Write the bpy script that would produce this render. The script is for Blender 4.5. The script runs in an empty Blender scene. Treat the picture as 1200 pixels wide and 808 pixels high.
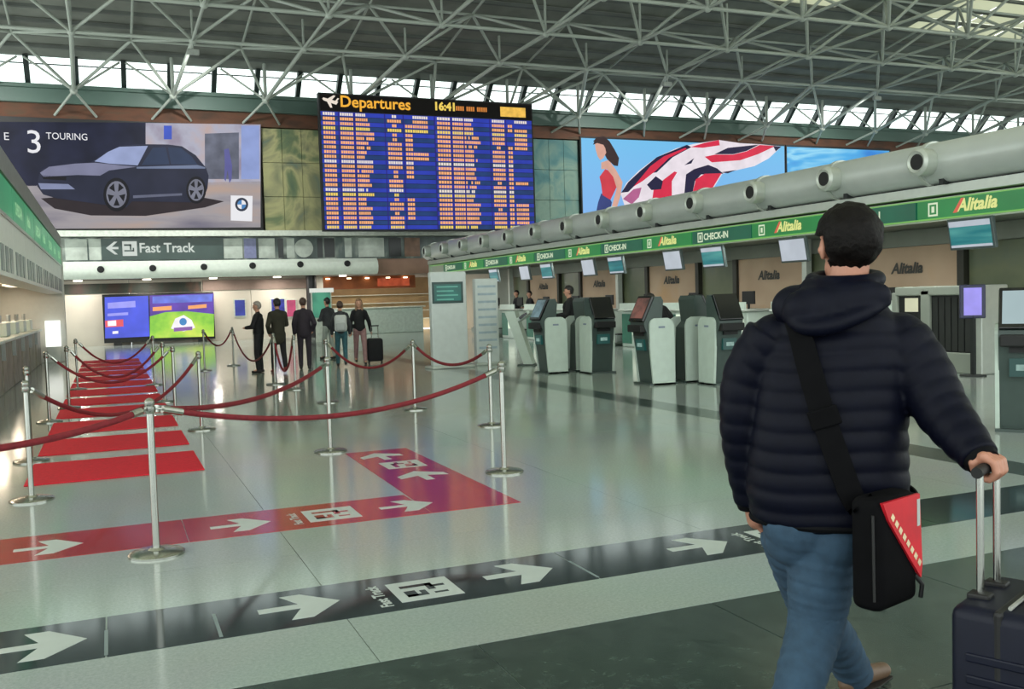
import bpy, bmesh, math, random
from mathutils import Vector, Matrix, Euler, noise
random.seed(7)
R = math.radians
scene = bpy.context.scene
COL = scene.collection

# ---------------------------------------------------------------- camera
F_PX, YAW, PITCH, ROLL, CAM_H = 1123.0, 0.39689, 0.05015, -0.029735, 1.5
_fwd = Vector((math.sin(YAW)*math.cos(PITCH), math.cos(YAW)*math.cos(PITCH), -math.sin(PITCH)))
_rt = Vector((math.cos(YAW), -math.sin(YAW), 0))
_up = _rt.cross(_fwd)
RIGHT = math.cos(ROLL)*_rt + math.sin(ROLL)*_up
UP = -math.sin(ROLL)*_rt + math.cos(ROLL)*_up
FWD = _fwd
EYE = Vector((0, 0, CAM_H))
cam_data = bpy.data.cameras.new('camera')
cam_data.sensor_fit = 'HORIZONTAL'
cam_data.sensor_width = 36.0
cam_data.lens = F_PX/1200*36.0
cam_data.clip_start, cam_data.clip_end = 0.05, 400
cam = bpy.data.objects.new('camera', cam_data)
COL.objects.link(cam)
cam.matrix_world = Matrix(((RIGHT.x, UP.x, -FWD.x, EYE.x), (RIGHT.y, UP.y, -FWD.y, EYE.y), (RIGHT.z, UP.z, -FWD.z, EYE.z), (0, 0, 0, 1)))
scene.camera = cam

# ---------------------------------------------------------------- world: even overcast sky, exposure
world = bpy.data.worlds.new('overcast_sky')
scene.world = world
world.use_nodes = True
_bg = world.node_tree.nodes['Background']
_bg.inputs['Color'].default_value = (0.93, 1.0, 0.965, 1)
_bg.inputs['Strength'].default_value = 2.5
scene.view_settings.view_transform = 'Standard'
scene.view_settings.look = 'None'
scene.view_settings.gamma = 1.0
scene.view_settings.use_curve_mapping = False
scene.view_settings.exposure = 0.0

def lamp(name, loc, energy, size, size_y=None, color=(1, 1, 1), rot=(0, 0, 0), parent=None, spread=180):
    l = bpy.data.lights.new(name, 'AREA')
    l.energy = energy; l.color = color
    l.shape = 'RECTANGLE' if size_y else 'SQUARE'
    l.size = size
    if size_y: l.size_y = size_y
    l.spread = R(spread)
    o = bpy.data.objects.new(name, l)
    COL.objects.link(o)
    o.location = loc; o.rotation_euler = rot
    return o

# ---------------------------------------------------------------- pixel helpers (direction only; distance comes from floor, wall or thing)
def ray(x, y):
    return RIGHT*((x-600)/F_PX) - UP*((y-404)/F_PX) + FWD
def on_floor(x, y, z=0.0):
    d = ray(x, y); t = (z-CAM_H)/d.z
    return Vector((d.x*t, d.y*t, z))
def on_y(x, y, Y):
    d = ray(x, y); t = Y/d.y
    return Vector((d.x*t, Y, CAM_H+d.z*t))
def on_x(x, y, X):
    d = ray(x, y); t = X/d.x
    return Vector((X, d.y*t, CAM_H+d.z*t))
def to_px(p):
    q = Vector(p)-EYE; w = q.dot(FWD)
    if w < 0.1: return (-999, -999, w)
    return (600+F_PX*q.dot(RIGHT)/w, 404-F_PX*q.dot(UP)/w, w)
def zm(x0, y0, s):
    return lambda pts: [(x0+a/s, y0+b/s) for a, b in pts]

# ---------------------------------------------------------------- materials
def lin(c):
    return tuple(((v/255)/12.92 if v/255 <= 0.04045 else ((v/255+0.055)/1.055)**2.4) for v in c)
_mats = {}
def mat(name, rgb, rough=0.5, metal=0.0, vary=0.12, scale=8.0, bump=0.0, spec=0.5, coat=0.0, detail=4.0, alpha=None, sheen=0.0):
    """plain procedural surface: a colour with noise variation and optional fine relief"""
    if name in _mats: return _mats[name]
    m = bpy.data.materials.new(name); m.use_nodes = True
    nt = m.node_tree; b = nt.nodes['Principled BSDF']
    c = lin(rgb)
    tc = nt.nodes.new('ShaderNodeTexCoord')
    nz = nt.nodes.new('ShaderNodeTexNoise'); nz.inputs['Scale'].default_value = scale; nz.inputs['Detail'].default_value = detail
    nt.links.new(tc.outputs['Object'], nz.inputs['Vector'])
    rp = nt.nodes.new('ShaderNodeValToRGB')
    rp.color_ramp.elements[0].position = 0.3; rp.color_ramp.elements[1].position = 0.7
    rp.color_ramp.elements[0].color = tuple(v*(1-vary) for v in c)+(1,)
    rp.color_ramp.elements[1].color = tuple(min(1, v*(1+vary)) for v in c)+(1,)
    nt.links.new(nz.outputs['Fac'], rp.inputs['Fac'])
    nt.links.new(rp.outputs['Color'], b.inputs['Base Color'])
    b.inputs['Roughness'].default_value = rough
    b.inputs['Metallic'].default_value = metal
    b.inputs['Specular IOR Level'].default_value = spec
    b.inputs['Coat Weight'].default_value = coat
    b.inputs['Sheen Weight'].default_value = sheen
    if bump:
        bp = nt.nodes.new('ShaderNodeBump'); bp.inputs['Strength'].default_value = bump; bp.inputs['Distance'].default_value = 0.01
        nt.links.new(nz.outputs['Fac'], bp.inputs['Height']); nt.links.new(bp.outputs['Normal'], b.inputs['Normal'])
    _mats[name] = m
    return m
def glow(name, rgb, strength=1.0, vary=0.08, scale=3.0, rough=0.3):
    """lit screen / backlit print"""
    if name in _mats: return _mats[name]
    m = mat(name, (8, 8, 10), rough, vary=0.0)
    nt = m.node_tree; b = nt.nodes['Principled BSDF']
    c = lin(rgb)
    tc = nt.nodes['Texture Coordinate']
    nz = nt.nodes.new('ShaderNodeTexNoise'); nz.inputs['Scale'].default_value = scale
    nt.links.new(tc.outputs['Object'], nz.inputs['Vector'])
    rp = nt.nodes.new('ShaderNodeValToRGB')
    rp.color_ramp.elements[0].position = 0.3; rp.color_ramp.elements[1].position = 0.7
    rp.color_ramp.elements[0].color = tuple(v*(1-vary) for v in c)+(1,)
    rp.color_ramp.elements[1].color = tuple(v*(1+vary) for v in c)+(1,)
    nt.links.new(nz.outputs['Fac'], rp.inputs['Fac'])
    nt.links.new(rp.outputs['Color'], b.inputs['Emission Color'])
    b.inputs['Emission Strength'].default_value = strength
    return m
def ramp_mat(name, stops, scale=1.0, rough=0.5, emit=0.0, detail=6.0, stretch=(1, 1, 1), kind='noise', bump=0.0, spec=0.5, dist=0.0):
    """mottled surface: noise / gradient through several colours"""
    if name in _mats: return _mats[name]
    m = bpy.data.materials.new(name); m.use_nodes = True
    nt = m.node_tree; b = nt.nodes['Principled BSDF']
    tc = nt.nodes.new('ShaderNodeTexCoord'); mp = nt.nodes.new('ShaderNodeMapping')
    mp.inputs['Scale'].default_value = stretch
    nt.links.new(tc.outputs['Object'], mp.inputs['Vector'])
    if kind == 'noise':
        n = nt.nodes.new('ShaderNodeTexNoise'); n.inputs['Scale'].default_value = scale; n.inputs['Detail'].default_value = detail
        n.inputs['Distortion'].default_value = dist
        out = n.outputs['Fac']
    elif kind == 'voronoi':
        n = nt.nodes.new('ShaderNodeTexVoronoi'); n.inputs['Scale'].default_value = scale
        sp = nt.nodes.new('ShaderNodeSeparateColor'); nt.links.new(n.outputs['Color'], sp.inputs['Color'])
        out = sp.outputs[0]
    nt.links.new(mp.outputs['Vector'], n.inputs['Vector'])
    rp = nt.nodes.new('ShaderNodeValToRGB')
    els = rp.color_ramp.elements
    while len(els) < len(stops): els.new(0.5)
    for e, (p, c) in zip(els, stops):
        e.position = p; e.color = lin(c)+(1,)
    nt.links.new(out, rp.inputs['Fac'])
    if emit:
        b.inputs['Base Color'].default_value = (0.01, 0.01, 0.01, 1)
        nt.links.new(rp.outputs['Color'], b.inputs['Emission Color']); b.inputs['Emission Strength'].default_value = emit
    else:
        nt.links.new(rp.outputs['Color'], b.inputs['Base Color'])
    if bump:
        bp = nt.nodes.new('ShaderNodeBump'); bp.inputs['Strength'].default_value = bump; bp.inputs['Distance'].default_value = 0.01
        nt.links.new(out, bp.inputs['Height']); nt.links.new(bp.outputs['Normal'], b.inputs['Normal'])
    b.inputs['Roughness'].default_value = rough; b.inputs['Specular IOR Level'].default_value = spec
    _mats[name] = m
    return m

# ---------------------------------------------------------------- mesh builder
class MB:
    def __init__(s): s.v = []; s.f = []
    def add(s, vs, fs):
        o = len(s.v); s.v += [tuple(p) for p in vs]; s.f += [tuple(i+o for i in f) for f in fs]; return s
    def box(s, x0, x1, y0, y1, z0, z1, m=None):
        vs = [Vector((x, y, z)) for z in (z0, z1) for y in (y0, y1) for x in (x0, x1)]
        if m: vs = [m @ v for v in vs]
        return s.add(vs, [(0, 2, 3, 1), (4, 5, 7, 6), (0, 1, 5, 4), (2, 6, 7, 3), (0, 4, 6, 2), (1, 3, 7, 5)])
    def rbox(s, x0, x1, y0, y1, z0, z1, r=0.01, seg=2, m=None):
        """box with rounded edges"""
        bm = bmesh.new(); bmesh.ops.create_cube(bm, size=1)
        bmesh.ops.scale(bm, vec=(x1-x0, y1-y0, z1-z0), verts=bm.verts)
        bmesh.ops.translate(bm, vec=((x0+x1)/2, (y0+y1)/2, (z0+z1)/2), verts=bm.verts)
        bmesh.ops.bevel(bm, geom=bm.edges[:], offset=r, segments=seg, affect='EDGES', profile=0.5)
        bm.verts.index_update()
        vs = [(m @ v.co) if m else v.co.copy() for v in bm.verts]; fs = [[v.index for v in f.verts] for f in bm.faces]
        bm.free(); return s.add(vs, fs)
    def tube(s, pts, rad, n=10, caps=True, flat=None):
        """swept tube; rad a number or list"""
        pts = [Vector(p) for p in pts]; k = len(pts)
        if not hasattr(rad, '__len__'): rad = [rad]*k
        vs = []; fs = []
        t0 = (pts[1]-pts[0]).normalized()
        ref = Vector((0, 0, 1)) if abs(t0.z) < 0.9 else Vector((1, 0, 0))
        a = t0.cross(ref).normalized()
        for i, p in enumerate(pts):
            t = (pts[min(i+1, k-1)]-pts[max(i-1, 0)]).normalized()
            a = (a - t*a.dot(t)).normalized(); b = t.cross(a)
            for j in range(n):
                th = 2*math.pi*j/n
                vs.append(p + (a*math.cos(th)+b*math.sin(th))*rad[i])
        for i in range(k-1):
            for j in range(n):
                fs.append((i*n+j, i*n+(j+1) % n, (i+1)*n+(j+1) % n, (i+1)*n+j))
        if caps:
            fs.append(tuple(range(n-1, -1, -1))); fs.append(tuple(range((k-1)*n, k*n)))
        return s.add(vs, fs)
    def lathe(s, prof, n=24, m=None):
        """profile [(r,z)] around Z"""
        vs = []; fs = []; k = len(prof)
        for r, z in prof:
            for j in range(n):
                th = 2*math.pi*j/n; v = Vector((r*math.cos(th), r*math.sin(th), z))
                vs.append(m @ v if m else v)
        for i in range(k-1):
            for j in range(n): fs.append((i*n+j, i*n+(j+1) % n, (i+1)*n+(j+1) % n, (i+1)*n+j))
        fs.append(tuple(range(n-1, -1, -1))); fs.append(tuple(range((k-1)*n, k*n)))
        return s.add(vs, fs)
    def prism(s, poly, ext, m=None):
        """planar polygon (list of 3-D points) extruded by vector ext"""
        n = len(poly); P = [Vector(p) for p in poly]; e = Vector(ext)
        vs = P+[p+e for p in P]
        if m: vs = [m @ v for v in vs]
        fs = [tuple(range(n-1, -1, -1)), tuple(range(n, 2*n))]+[(i, (i+1) % n, n+(i+1) % n, n+i) for i in range(n)]
        return s.add(vs, fs)
    def poly(s, pts):
        return s.add([Vector(p) for p in pts], [tuple(range(len(pts)))])
    def ell(s, c, r, m=None, nu=20, nv=12):
        vs = []; fs = []
        rot = m if m else Matrix.Identity(3)
        for i in range(nv+1):
            ph = math.pi*i/nv
            for j in range(nu):
                th = 2*math.pi*j/nu
                p = Vector((r[0]*math.sin(ph)*math.cos(th), r[1]*math.sin(ph)*math.sin(th), r[2]*math.cos(ph)))
                vs.append(Vector(c)+rot @ p)
        for i in range(nv):
            for j in range(nu): fs.append((i*nu+j, (i+1)*nu+j, (i+1)*nu+(j+1) % nu, i*nu+(j+1) % nu))
        return s.add(vs, fs)
    def cap(s, p0, p1, r0, r1, n=14):
        """tapered capsule"""
        p0 = Vector(p0); p1 = Vector(p1); t = (p1-p0).normalized(); L = (p1-p0).length
        pts = []; rr = []
        for i in range(5):
            a = math.pi/2*i/5+0.12; pts.append(p0-t*r0*math.cos(a)); rr.append(r0*math.sin(a))
        for i in range(5):
            f = i/4; pts.append(p0.lerp(p1, f)); rr.append(r0+(r1-r0)*f)
        for i in range(4, -1, -1):
            a = math.pi/2*i/5+0.12; pts.append(p1+t*r1*math.cos(a)); rr.append(r1*math.sin(a))
        return s.tube(pts, rr, n)
    def chain(s, pts, rr, n=14):
        for i in range(len(pts)-1): s.cap(pts[i], pts[i+1], rr[i], rr[i+1], n)
        return s
    def mesh(s, name):
        me = bpy.data.meshes.new(name); me.from_pydata([tuple(v) for v in s.v], [], s.f); me.update(); return me
def fix_normals(me):
    bm = bmesh.new(); bm.from_mesh(me); bmesh.ops.recalc_face_normals(bm, faces=bm.faces); bm.to_mesh(me); bm.free()

def smooth_mesh(me, angle=35):
    for p in me.polygons: p.use_smooth = True
    try: me.set_sharp_from_angle(angle=R(angle))
    except Exception: pass

def put(name, mb, material, parent=None, smooth=False, world=True, recalc=True):
    """one mesh object; world=True: the mesh is in world coordinates even though its thing's Empty stands elsewhere"""
    me = mb.mesh(name) if isinstance(mb, MB) else mb
    if recalc and isinstance(mb, MB): fix_normals(me)
    if smooth: smooth_mesh(me)
    if not me.materials: me.materials.append(material)
    o = bpy.data.objects.new(name, me); COL.objects.link(o)
    if parent is not None:
        o.parent = parent
        if world and parent.type == 'EMPTY': o.location = -parent.location
    return o
def tag(o, label, cat, group=None, kind=None):
    if kind: o['kind'] = kind
    if label: o['label'] = label
    if cat: o['category'] = cat
    if group: o['group'] = group
    return o
def thing(name, label, cat, loc=(0, 0, 0), rz=0.0, group=None):
    o = bpy.data.objects.new(name, None); COL.objects.link(o)
    o.empty_display_size = 0.1
    o.location = loc; o.rotation_euler = (0, 0, rz)
    return tag(o, label, cat, group)
def structure(name, label, loc=(0, 0, 0)):
    o = bpy.data.objects.new(name, None); COL.objects.link(o); o.empty_display_size = 0.1
    o.location = loc; o['kind'] = 'structure'; o['label'] = label
    return o
def children(o): return [c for c in bpy.data.objects if c.parent == o]
def copy_tree(root, loc, rz=None, label=None, group=None):
    r = root.copy(); COL.objects.link(r); r.location = loc
    if rz is not None: r.rotation_euler = (0, 0, rz)
    if label: r['label'] = label
    if group: r['group'] = group
    for ch in children(root):
        c = ch.copy(); COL.objects.link(c); c.parent = r
        for g in children(ch):
            d = g.copy(); COL.objects.link(d); d.parent = c
    return r
def remesh(mb, voxel, smooth_it=2, name='m'):
    """fuse overlapping shapes into one continuous surface"""
    me = mb.mesh(name); fix_normals(me)
    o = bpy.data.objects.new('tmp', me); COL.objects.link(o)
    md = o.modifiers.new('r', 'REMESH'); md.mode = 'VOXEL'; md.voxel_size = voxel; md.use_smooth_shade = True
    if smooth_it:
        sm = o.modifiers.new('s', 'SMOOTH'); sm.iterations = smooth_it; sm.factor = 0.5
    dg = bpy.context.evaluated_depsgraph_get()
    out = bpy.data.meshes.new_from_object(o.evaluated_get(dg), depsgraph=dg)
    out.name = name
    bpy.data.objects.remove(o); bpy.data.meshes.remove(me)
    return out
ORD = ['first', 'second', 'third', 'fourth', 'fifth', 'sixth', 'seventh', 'eighth', 'ninth', 'tenth', 'eleventh', 'twelfth']
_txt = {}
def text_geo(s, size=1.0, align='LEFT', shear=0.0, bold=0.0):
    """verts/faces of lettering in the XY plane"""
    key = (s, size, align, shear, bold)
    if key in _txt: return _txt[key]
    cu = bpy.data.curves.new('t', 'FONT'); cu.body = s; cu.size = size; cu.align_x = align; cu.shear = shear; cu.offset = bold; cu.resolution_u = 3
    o = bpy.data.objects.new('t', cu); COL.objects.link(o)
    dg = bpy.context.evaluated_depsgraph_get()
    me = bpy.data.meshes.new_from_object(o.evaluated_get(dg), depsgraph=dg)
    vs = [v.co.copy() for v in me.vertices]; fs = [tuple(p.vertices) for p in me.polygons]
    bpy.data.objects.remove(o); bpy.data.curves.remove(cu); bpy.data.meshes.remove(me)
    _txt[key] = (vs, fs); return vs, fs
def text_on(mb, s, origin, ux, uy, size, align='LEFT', shear=0.0, bold=0.0):
    vs, fs = text_geo(s, size, align, shear, bold)
    o = Vector(origin); ux = Vector(ux); uy = Vector(uy)
    return mb.add([o+ux*v.x+uy*v.y for v in vs], fs)
# ================================================================ shell of the hall
def terrazzo(name, a, b, rough, sc=60.0, veins=False):
    m = bpy.data.materials.new(name); m.use_nodes = True
    nt = m.node_tree; p = nt.nodes['Principled BSDF']
    geo = nt.nodes.new('ShaderNodeNewGeometry')
    n1 = nt.nodes.new('ShaderNodeTexNoise'); n1.inputs['Scale'].default_value = sc; n1.inputs['Detail'].default_value = 6; n1.inputs['Roughness'].default_value = 0.8
    n2 = nt.nodes.new('ShaderNodeTexNoise'); n2.inputs['Scale'].default_value = 0.6; n2.inputs['Detail'].default_value = 3
    for n in (n1, n2): nt.links.new(geo.outputs['Position'], n.inputs['Vector'])
    r1 = nt.nodes.new('ShaderNodeValToRGB'); r1.color_ramp.elements[0].position = 0.35; r1.color_ramp.elements[1].position = 0.65
    r1.color_ramp.elements[0].color = lin(a)+(1,); r1.color_ramp.elements[1].color = lin(b)+(1,)
    nt.links.new(n1.outputs['Fac'], r1.inputs['Fac'])
    mx = nt.nodes.new('ShaderNodeMix'); mx.data_type = 'RGBA'; mx.blend_type = 'MULTIPLY'; mx.inputs['Factor'].default_value = 0.25
    nt.links.new(r1.outputs['Color'], mx.inputs['A']); nt.links.new(n2.outputs['Color'], mx.inputs['B'])
    nt.links.new(mx.outputs['Result'], p.inputs['Base Color'])
    mr = nt.nodes.new('ShaderNodeMapRange'); mr.inputs['To Min'].default_value = rough*0.75; mr.inputs['To Max'].default_value = rough*1.25
    nt.links.new(n2.outputs['Fac'], mr.inputs['Value']); nt.links.new(mr.outputs['Result'], p.inputs['Roughness'])
    bp = nt.nodes.new('ShaderNodeBump'); bp.inputs['Strength'].default_value = 0.02; bp.inputs['Distance'].default_value = 0.02
    n3 = nt.nodes.new('ShaderNodeTexNoise'); n3.inputs['Scale'].default_value = 2.5
    nt.links.new(geo.outputs['Position'], n3.inputs['Vector']); nt.links.new(n3.outputs['Fac'], bp.inputs['Height'])
    nt.links.new(bp.outputs['Normal'], p.inputs['Normal'])
    return m
m_light = terrazzo('pale_terrazzo', (146, 158, 152), (170, 181, 175), 0.12)
m_dark = terrazzo('dark_green_stone', (46, 58, 55), (70, 84, 79), 0.16, 9.0)
m_grout = mat('grout', (70, 74, 70), 0.9)

floor = structure('floor', 'polished pale terrazzo floor with dark stone border slabs')
put('grout_bed', MB().box(-6, 62, -3.5, 46, -0.2, -0.006), m_grout, floor)
def slab(x0, x1, y0, y1, m, name='floor_slab', g=0.002):
    put(name, MB().box(x0+g, x1-g, y0+g, y1-g, -0.05, 0.0), m, floor, recalc=False)
ys = [3.83, 5.72, 9.2, 12.7, 16.2, 19.7, 23.2, 26.7, 30.2, 33.7, 37.2, 45.5]
xs = [-5.8, -1.43, 0.97, 3.37, 5.77, 8.9, 11.6, 16.2, 24.0, 40.0, 61.0]
stripe = (6.45, 6.9)        # dark inlaid stripe running down the hall beside the kiosks
for j in range(len(ys)-1):
    for i in range(len(xs)-1):
        x0, x1 = xs[i], xs[i+1]
        if x0 < stripe[0] < x1:
            slab(x0, stripe[0], ys[j], ys[j+1], m_light); slab(stripe[0], stripe[1], ys[j], ys[j+1], m_dark, 'dark_floor_slab'); slab(stripe[1], x1, ys[j], ys[j+1], m_light)
        else:
            slab(x0, x1, ys[j], ys[j+1], m_light)
# dark stone field where the traveller walks
m_joint = mat('pale_joint', (92, 104, 98), 0.5)
put('pale_joint_bed', MB().box(-3.4, 12.0, -3.4, 3.83, -0.05, -0.0035), m_joint, floor)
for i in range(12):
    for j in range(6):
        x0 = -3.4+1.2*i+0.3*(j % 2); y1 = 3.83-1.2*j
        slab(x0, x0+1.2, y1-1.2, y1, m_dark, 'dark_floor_slab', 0.003)

# ---------------------------------------------------------------- roof deck: ribbed panels, slope rises away from the end wall
def deck_z(y): return 10.76 + (39.2-y)*0.16 if y > 20 else 10.76+19.2*0.16
m_deck = mat('roof_deck', (116, 120, 112), 0.75, vary=0.18, scale=1.2)
m_deck2 = mat('roof_deck_rib', (90, 95, 90), 0.75, vary=0.15, scale=1.2)
def skylight_mat():
    m = bpy.data.materials.new('skylight_sheet'); m.use_nodes = True
    nt = m.node_tree; nt.nodes.remove(nt.nodes['Principled BSDF'])
    out = nt.nodes['Material Output']
    tr = nt.nodes.new('ShaderNodeBsdfTranslucent'); tr.inputs['Color'].default_value = (0.66, 0.66, 0.55, 1)
    df = nt.nodes.new('ShaderNodeBsdfDiffuse'); df.inputs['Color'].default_value = (0.75, 0.75, 0.66, 1)
    nz = nt.nodes.new('ShaderNodeTexNoise'); nz.inputs['Scale'].default_value = 0.5
    mr = nt.nodes.new('ShaderNodeMapRange'); mr.inputs['To Min'].default_value = 0.25; mr.inputs['To Max'].default_value = 0.4
    mx = nt.nodes.new('ShaderNodeMixShader')
    nt.links.new(nz.outputs['Fac'], mr.inputs['Value']); nt.links.new(mr.outputs['Result'], mx.inputs['Fac'])
    nt.links.new(tr.outputs[0], mx.inputs[1]); nt.links.new(df.outputs[0], mx.inputs[2]); nt.links.new(mx.outputs[0], out.inputs['Surface'])
    return m
m_sky = skylight_mat()
ceiling = structure('ceiling', 'dark ribbed metal roof deck with pale skylight sheets')
def deck_piece(x0, x1, y0, y1, m, name, dz=0.0, t=0.12):
    z0, z1 = deck_z(y0)+dz, deck_z(y1)+dz
    put(name, MB().prism([(x0, y0, z0), (x0, y1, z1), (x0, y1, z1+t), (x0, y0, z0+t)], (x1-x0, 0, 0)), m, ceiling)
y = 39.25; k = 0
XW0, XW1 = -15.0, 62.0
while y > -6:
    y0 = y-1.05
    if y > 31.2:
        deck_piece(XW0, XW1, y0+0.012, y, m_deck, 'roof_panel', 0.05*(k % 2))
    elif y > 21.5:
        # skylight fields (right-hand side): two sheets between deck strips
        for x0, x1, sk in ((XW0, 20.5, 0), (20.5, 26.5, 1 if y < 30 else 0), (26.5, 31.0, 0), (31.0, 46.0, 1), (46.0, XW1, 0)):
            if sk:
                n = max(1, round((x1-x0)/2.5)); w = (x1-x0)/n
                for q in range(n): deck_piece(x0+q*w+0.05, x0+(q+1)*w-0.05, y0+0.05, y, m_sky, 'skylight_sheet', 0.06, 0.02)
            else:
                deck_piece(x0, x1, y0+0.012, y, m_deck, 'roof_panel', 0.05*(k % 2))
    else:
        # unseen rooflights over the front of the concourse, added to light the hall
        if (k % 4) in (0, 1, 2): deck_piece(XW0, XW1, y0+0.05, y, m_sky, 'skylight_sheet', 0.06, 0.02)
        else: deck_piece(XW0, XW1, y0+0.012, y, m_deck, 'roof_panel', 0.05*(k % 2))
    deck_piece(XW0, XW1, y0-0.05, y0+0.05, m_deck2, 'roof_rib', -0.10, 0.10)
    y = y0; k += 1

# ---------------------------------------------------------------- space frame under the roof
m_steel = mat('grey_green_steel', (158, 166, 156), 0.45, vary=0.08)
frame = thing('space_frame', 'pale grey tubular steel space frame under the dark roof deck', 'roof truss', (0, 34.5, 10.5))
PX, X0 = 3.75, -0.7
IDX = range(-4, 16)
rowsB = [34.5, 30.3, 26.1, 21.9]
rowsT = [36.6, 32.4, 28.2, 24.0]
ZB = 10.5
ztop = lambda y: deck_z(y)-0.28
members = []; nodes = set()
def mem(a, b, r): members.append((Vector(a), Vector(b), r)); nodes.add(tuple(a)); nodes.add(tuple(b))
NB = lambda i, j: (X0+PX*i, rowsB[j], ZB)
NT = lambda i, j: (X0+PX*(i+0.5), rowsT[j], ztop(rowsT[j]))
for j in range(4):
    for i in IDX:
        if i+1 in IDX:
            mem(NB(i, j), NB(i+1, j), 0.065); mem(NT(i, j), NT(i+1, j), 0.05)
        if j+1 < 4:
            mem(NB(i, j), NB(i, j+1), 0.055); mem(NT(i, j), NT(i, j+1), 0.045)
        for di in (-1, 0):
            mem(NB(i, j), NT(i+di, j), 0.055)
            if j+1 < 4: mem(NB(i, j), NT(i+di, j+1), 0.055)
        mem(NB(i, j), (NB(i, j)[0], rowsB[j], deck_z(rowsB[j])+0.03), 0.045)
PS = 3.42
for i in range(-4, 17):
    s = (-0.8+PS*i, 38.6, 9.45)
    n = round((s[0]-X0)/PX)
    if n in IDX: mem(s, NB(n, 0), 0.075)
    m_ = round((s[0]-X0)/PX-0.5)
    for q in (m_, m_+1) if (s[0]-X0)/PX-0.5 > m_ else (m_-1, m_):
        if q in IDX: mem(s, NT(q, 0), 0.055)
    for dx in (-1.6, 1.6):
        mem(s, (s[0]+dx, 39.0, 10.66), 0.04)
    mem(s, (s[0], 38.6, deck_z(38.6)+0.03), 0.07)
    for dx in (-0.72, 0.72): mem(s, (s[0]+dx, 39.93, 8.78 if s[0] < 8 else 8.93), 0.05)
def vis(mm):
    a, b, r = mm
    pa, pb = to_px(a), to_px(b)
    ins = any(-20 < to_px(a.lerp(b, f))[0] < 1220 and -20 < to_px(a.lerp(b, f))[1] < 300 for f in (0, .25, .5, .75, 1))
    L = math.hypot(pa[0]-pb[0], pa[1]-pb[1]) if min(pa[2], pb[2]) > 0.1 else 0
    return (1e5 if ins else 0) + L*(r/max(1, min(pa[2], pb[2])))
members.sort(key=vis, reverse=True)
me_tube = MB().lathe([(1, 0), (1, 1)], 8).mesh('tube'); fix_normals(me_tube); smooth_mesh(me_tube, 50); me_tube.materials.append(m_steel)
for a, b, r in members[:300]:
    o = bpy.data.objects.new('tube', me_tube); COL.objects.link(o); o.parent = frame
    d = b-a; q = d.to_track_quat('Z', 'Y')
    o.matrix_basis = Matrix.Translation(a-frame.location) @ q.to_matrix().to_4x4() @ Matrix.Diagonal((r, r, d.length, 1))
rest = MB()
for a, b, r in members[300:]: rest.tube([a, b], r, 6)
o = put('far_tube_group', rest, m_steel, frame, smooth=True); o['kind'] = 'stuff'
nb = MB()
for p in nodes:
    if p[2] < 10.6 and abs(p[1]-39.88) > .1: nb.ell(p, (0.14, 0.14, 0.14), nu=8, nv=6)
o = put('ball_joint_group', nb, m_steel, frame, smooth=True); o['kind'] = 'stuff'

# ---------------------------------------------------------------- end wall
YW = 40.0
m_wallup = mat('end_wall_paint', (70, 66, 56), 0.8, vary=0.2, scale=0.8)
m_brown = ramp_mat('rust_brown_board', [(0.3, (62, 44, 32)), (0.55, (92, 58, 40)), (0.75, (70, 62, 46))], 0.9, 0.8, stretch=(1, 1, 3))
m_green_beam = mat('green_beam_paint', (74, 98, 88), 0.5, vary=0.1, scale=0.6)
m_ledge = mat('pale_ledge', (206, 212, 200), 0.5)
wall_back = structure('wall_back', 'tall end wall of the hall carrying the advertising screens')
put('wall_panel', MB().box(XW0, XW1, YW+0.3, YW+0.7, 2.63, 9.25), m_wallup, wall_back)
tr = put('trim_1', MB().box(XW0, XW1, YW-0.05, YW+0.3, 8.66, 9.2), m_brown); tag(tr, 'rust-brown boarding strip below the green beam', None, kind='structure')
gb = MB()
gb.box(XW0, XW1, YW-0.25, YW+0.5, 9.2, 9.72); gb.box(XW0, XW1, YW-0.4, YW+0.5, 9.72, 9.86)
tr = put('trim_2', gb, m_green_beam); tag(tr, 'grey-green beam running below the clerestory windows', None, kind='structure')
# clerestory: glass leans inwards towards its top
def glass_mat(name, tint=(0.94, 0.97, 0.97), gloss=0.1):
    m = bpy.data.materials.new(name); m.use_nodes = True
    nt = m.node_tree; nt.nodes.remove(nt.nodes['Principled BSDF']); out = nt.nodes['Material Output']
    t = nt.nodes.new('ShaderNodeBsdfTransparent'); t.inputs['Color'].default_value = tint+(1,)
    g = nt.nodes.new('ShaderNodeBsdfGlossy'); g.inputs['Roughness'].default_value = 0.03
    lw = nt.nodes.new('ShaderNodeValue'); lw.outputs[0].default_value = 0.05
    mx = nt.nodes.new('ShaderNodeMixShader')
    nt.links.new(lw.outputs[0], mx.inputs['Fac']); nt.links.new(t.outputs[0], mx.inputs[1]); nt.links.new(g.outputs[0], mx.inputs[2])
    nt.links.new(mx.outputs[0], out.inputs['Surface'])
    return m
m_glass = glass_mat('clear_glass')
m_mull = mat('dark_mullion', (28, 40, 38), 0.5)
win = structure('window_1', 'long clerestory of clear panes with dark fins under the roof', (0, YW, 9.86))
GY0, GZ0, GY1, GZ1 = YW+0.05, 9.86, YW-0.85, 10.78
MP = 1.645
me_pane = MB().prism([(0.04, GY0, GZ0), (MP-0.04, GY0, GZ0), (MP-0.04, GY1, GZ1), (0.04, GY1, GZ1)], (0, 0.015, 0.012)).mesh('pane'); fix_normals(me_pane); me_pane.materials.append(m_glass)
me_fin = MB().prism([(-0.09, GY0+0.1, GZ0-0.1), (-0.09, GY1+0.1, GZ1+0.05), (-0.09, GY1-0.18, GZ1-0.05), (-0.09, GY0-0.18, GZ0-0.1)], (0.18, 0, 0)).mesh('mullion'); fix_normals(me_fin); me_fin.materials.append(m_mull)
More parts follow.
